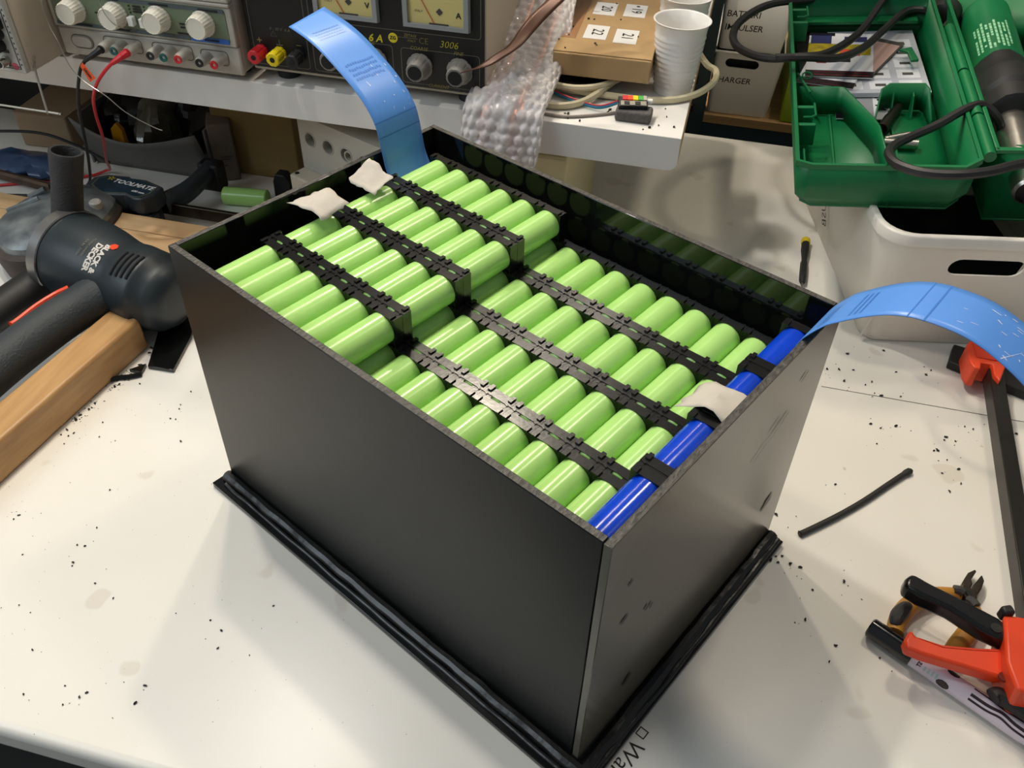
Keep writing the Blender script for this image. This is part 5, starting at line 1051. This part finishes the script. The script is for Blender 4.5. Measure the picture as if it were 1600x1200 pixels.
wp(MB().lathe([(0.0014, 0.107), (0.0014, 0.182)], S0, S1, 10), 'blade', m_steel)

# ---------------------------------------------------------------- black shavings (too many and too small to count)
def shavings(name, label, pts, z, seed, big=1.0, extra=0, spread=0.006):
    q = random.Random(seed); mb = MB(); allp = list(pts)
    for _ in range(extra):
        p = q.choice(pts); allp.append((p[0]+q.gauss(0, spread), p[1]+q.gauss(0, spread)))
    for i, (x, y) in enumerate(allp):
        k = (1.0 if i < len(pts) else 0.38)*big*q.uniform(0.7, 1.25); a = q.uniform(0, 6.28); r = 0.0008*k; L = q.uniform(0.0012, 0.0034)*k; b = q.uniform(-1.6, 1.6)
        p = [V((x, y, z+r*0.75))]
        for j in range(2): a2 = a+b*j; p.append(p[-1]+V((math.cos(a2), math.sin(a2), q.uniform(0, 0.15)))*L*0.6)
        mb.tube(p, lambda u, r=r: r*(1.25-abs(u-0.5)), 5, sub=2)
    o = mb.build(name, m_ink, fix=False); return tag(o, label, 'shavings', None, 'stuff')
DR= [(0.594, 0.34), (0.608, 0.343), (0.622, 0.347), (0.674, 0.358), (0.706, 0.363), (0.713, 0.371), (0.613, 0.323), (0.643, 0.33), (0.636, 0.323), (0.655, 0.31), (0.674, 0.313), (0.646, 0.311), (0.64, 0.258), (0.648, 0.254), (0.664, 0.261), (0.644, 0.228), (0.741, 0.282), (0.749, 0.281), (0.715, 0.254), (0.72, 0.259), (0.727, 0.256), (0.702, 0.233), (0.706, 0.237), (0.715, 0.222), (0.724, 0.211), (0.725, 0.19), (0.709, 0.202), (0.713, 0.175), (0.796, 0.284), (0.793, 0.312), (0.54, 0.097), (0.599, 0.156), (0.555, 0.042), (0.561, 0.039), (0.575, 0.016), (0.602, 0.032), (0.588, -0.054), (0.631, -0.04), (0.592, -0.037), (0.568, -0.016), (0.619, 0.378), (0.662, 0.394), (0.813, 0.352), (0.541, 0.047), (0.536, 0.043), (0.545, 0.049), (0.541, 0.039)]
DL= [(-0.181, -0.097), (-0.182, -0.102), (-0.179, -0.095), (-0.146, -0.135), (-0.094, -0.135), (-0.064, -0.146), (-0.099, -0.089), (-0.105, -0.112), (-0.097, -0.113), (-0.038, -0.157), (-0.114, -0.184), (-0.1, -0.187), (-0.076, -0.218), (-0.056, -0.256), (-0.009, -0.242), (-0.012, -0.245), (0.033, -0.224), (-0.029, -0.241), (-0.02, -0.256), (0.035, -0.241), (0.076, -0.176), (0.105, -0.177), (0.104, -0.126), (0.057, -0.154), (0.071, -0.162), (0.024, -0.156), (-0.095, -0.132), (-0.108, 0.106), (-0.114, -0.046), (-0.079, 0.034), (-0.204, 0.017), (-0.199, 0.011), (-0.207, 0.01), (-0.196, -0.002), (-0.196, 0.014), (-0.107, 0.077), (-0.109, 0.085), (-0.103, 0.063), (-0.17, 0.103), (-0.176, 0.038), (-0.167, 0.018), (-0.147, 0.016), (-0.109, 0.061)]
DE= [(-0.202, 0.216), (-0.201, 0.219), (-0.198, 0.198), (-0.198, 0.191), (-0.194, 0.18), (-0.19, 0.162), (-0.188, 0.154), (-0.203, 0.226), (-0.199, 0.204), (-0.19, 0.115), (-0.192, 0.106), (-0.189, 0.121), (-0.196, 0.09), (-0.193, 0.095), (-0.189, 0.127), (-0.187, 0.133), (-0.206, 0.035), (-0.2, 0.062), (-0.201, 0.052), (-0.204, 0.042), (-0.206, 0.032), (-0.198, 0.109)]
DS= [(0.243, 0.415), (0.247, 0.418), (0.249, 0.403), (0.263, 0.4), (0.29, 0.438), (0.289, 0.432), (0.265, 0.415), (0.306, 0.416), (0.335, 0.402), (0.34, 0.406), (0.35, 0.417), (0.356, 0.439), (0.353, 0.46), (0.38, 0.479), (0.369, 0.49), (0.24, 0.437), (0.254, 0.443), (0.368, 0.416)]
DB= [(0.259, 0.5), (0.263, 0.494), (0.225, 0.542), (0.224, 0.516), (0.228, 0.475), (0.237, 0.574), (0.244, 0.574), (0.276, 0.582), (0.305, 0.535), (0.264, 0.636), (0.216, 0.499)]
shavings('plastic_shavings', 'black plastic shavings scattered on the bench at the right', DR, 0.0003, 1, 1.05, 60, 0.012)
shavings('plastic_shavings', 'black plastic specks scattered on the bench at the front left', DL, 0.0003, 2, 0.75, 60, 0.02)
shavings('plastic_shavings', 'black plastic shavings piled along the wooden block and offcut', DE, 0.0003, 3, 1.1, 130, 0.0035)
shavings('plastic_shavings', 'black plastic shavings sprinkled on the white shelf near its end', DS, 0.2403, 4, 1.1)
shavings('plastic_shavings', 'black plastic shavings sprinkled on the numbered cardboard box', DB, 0.2905, 5, 1.0)
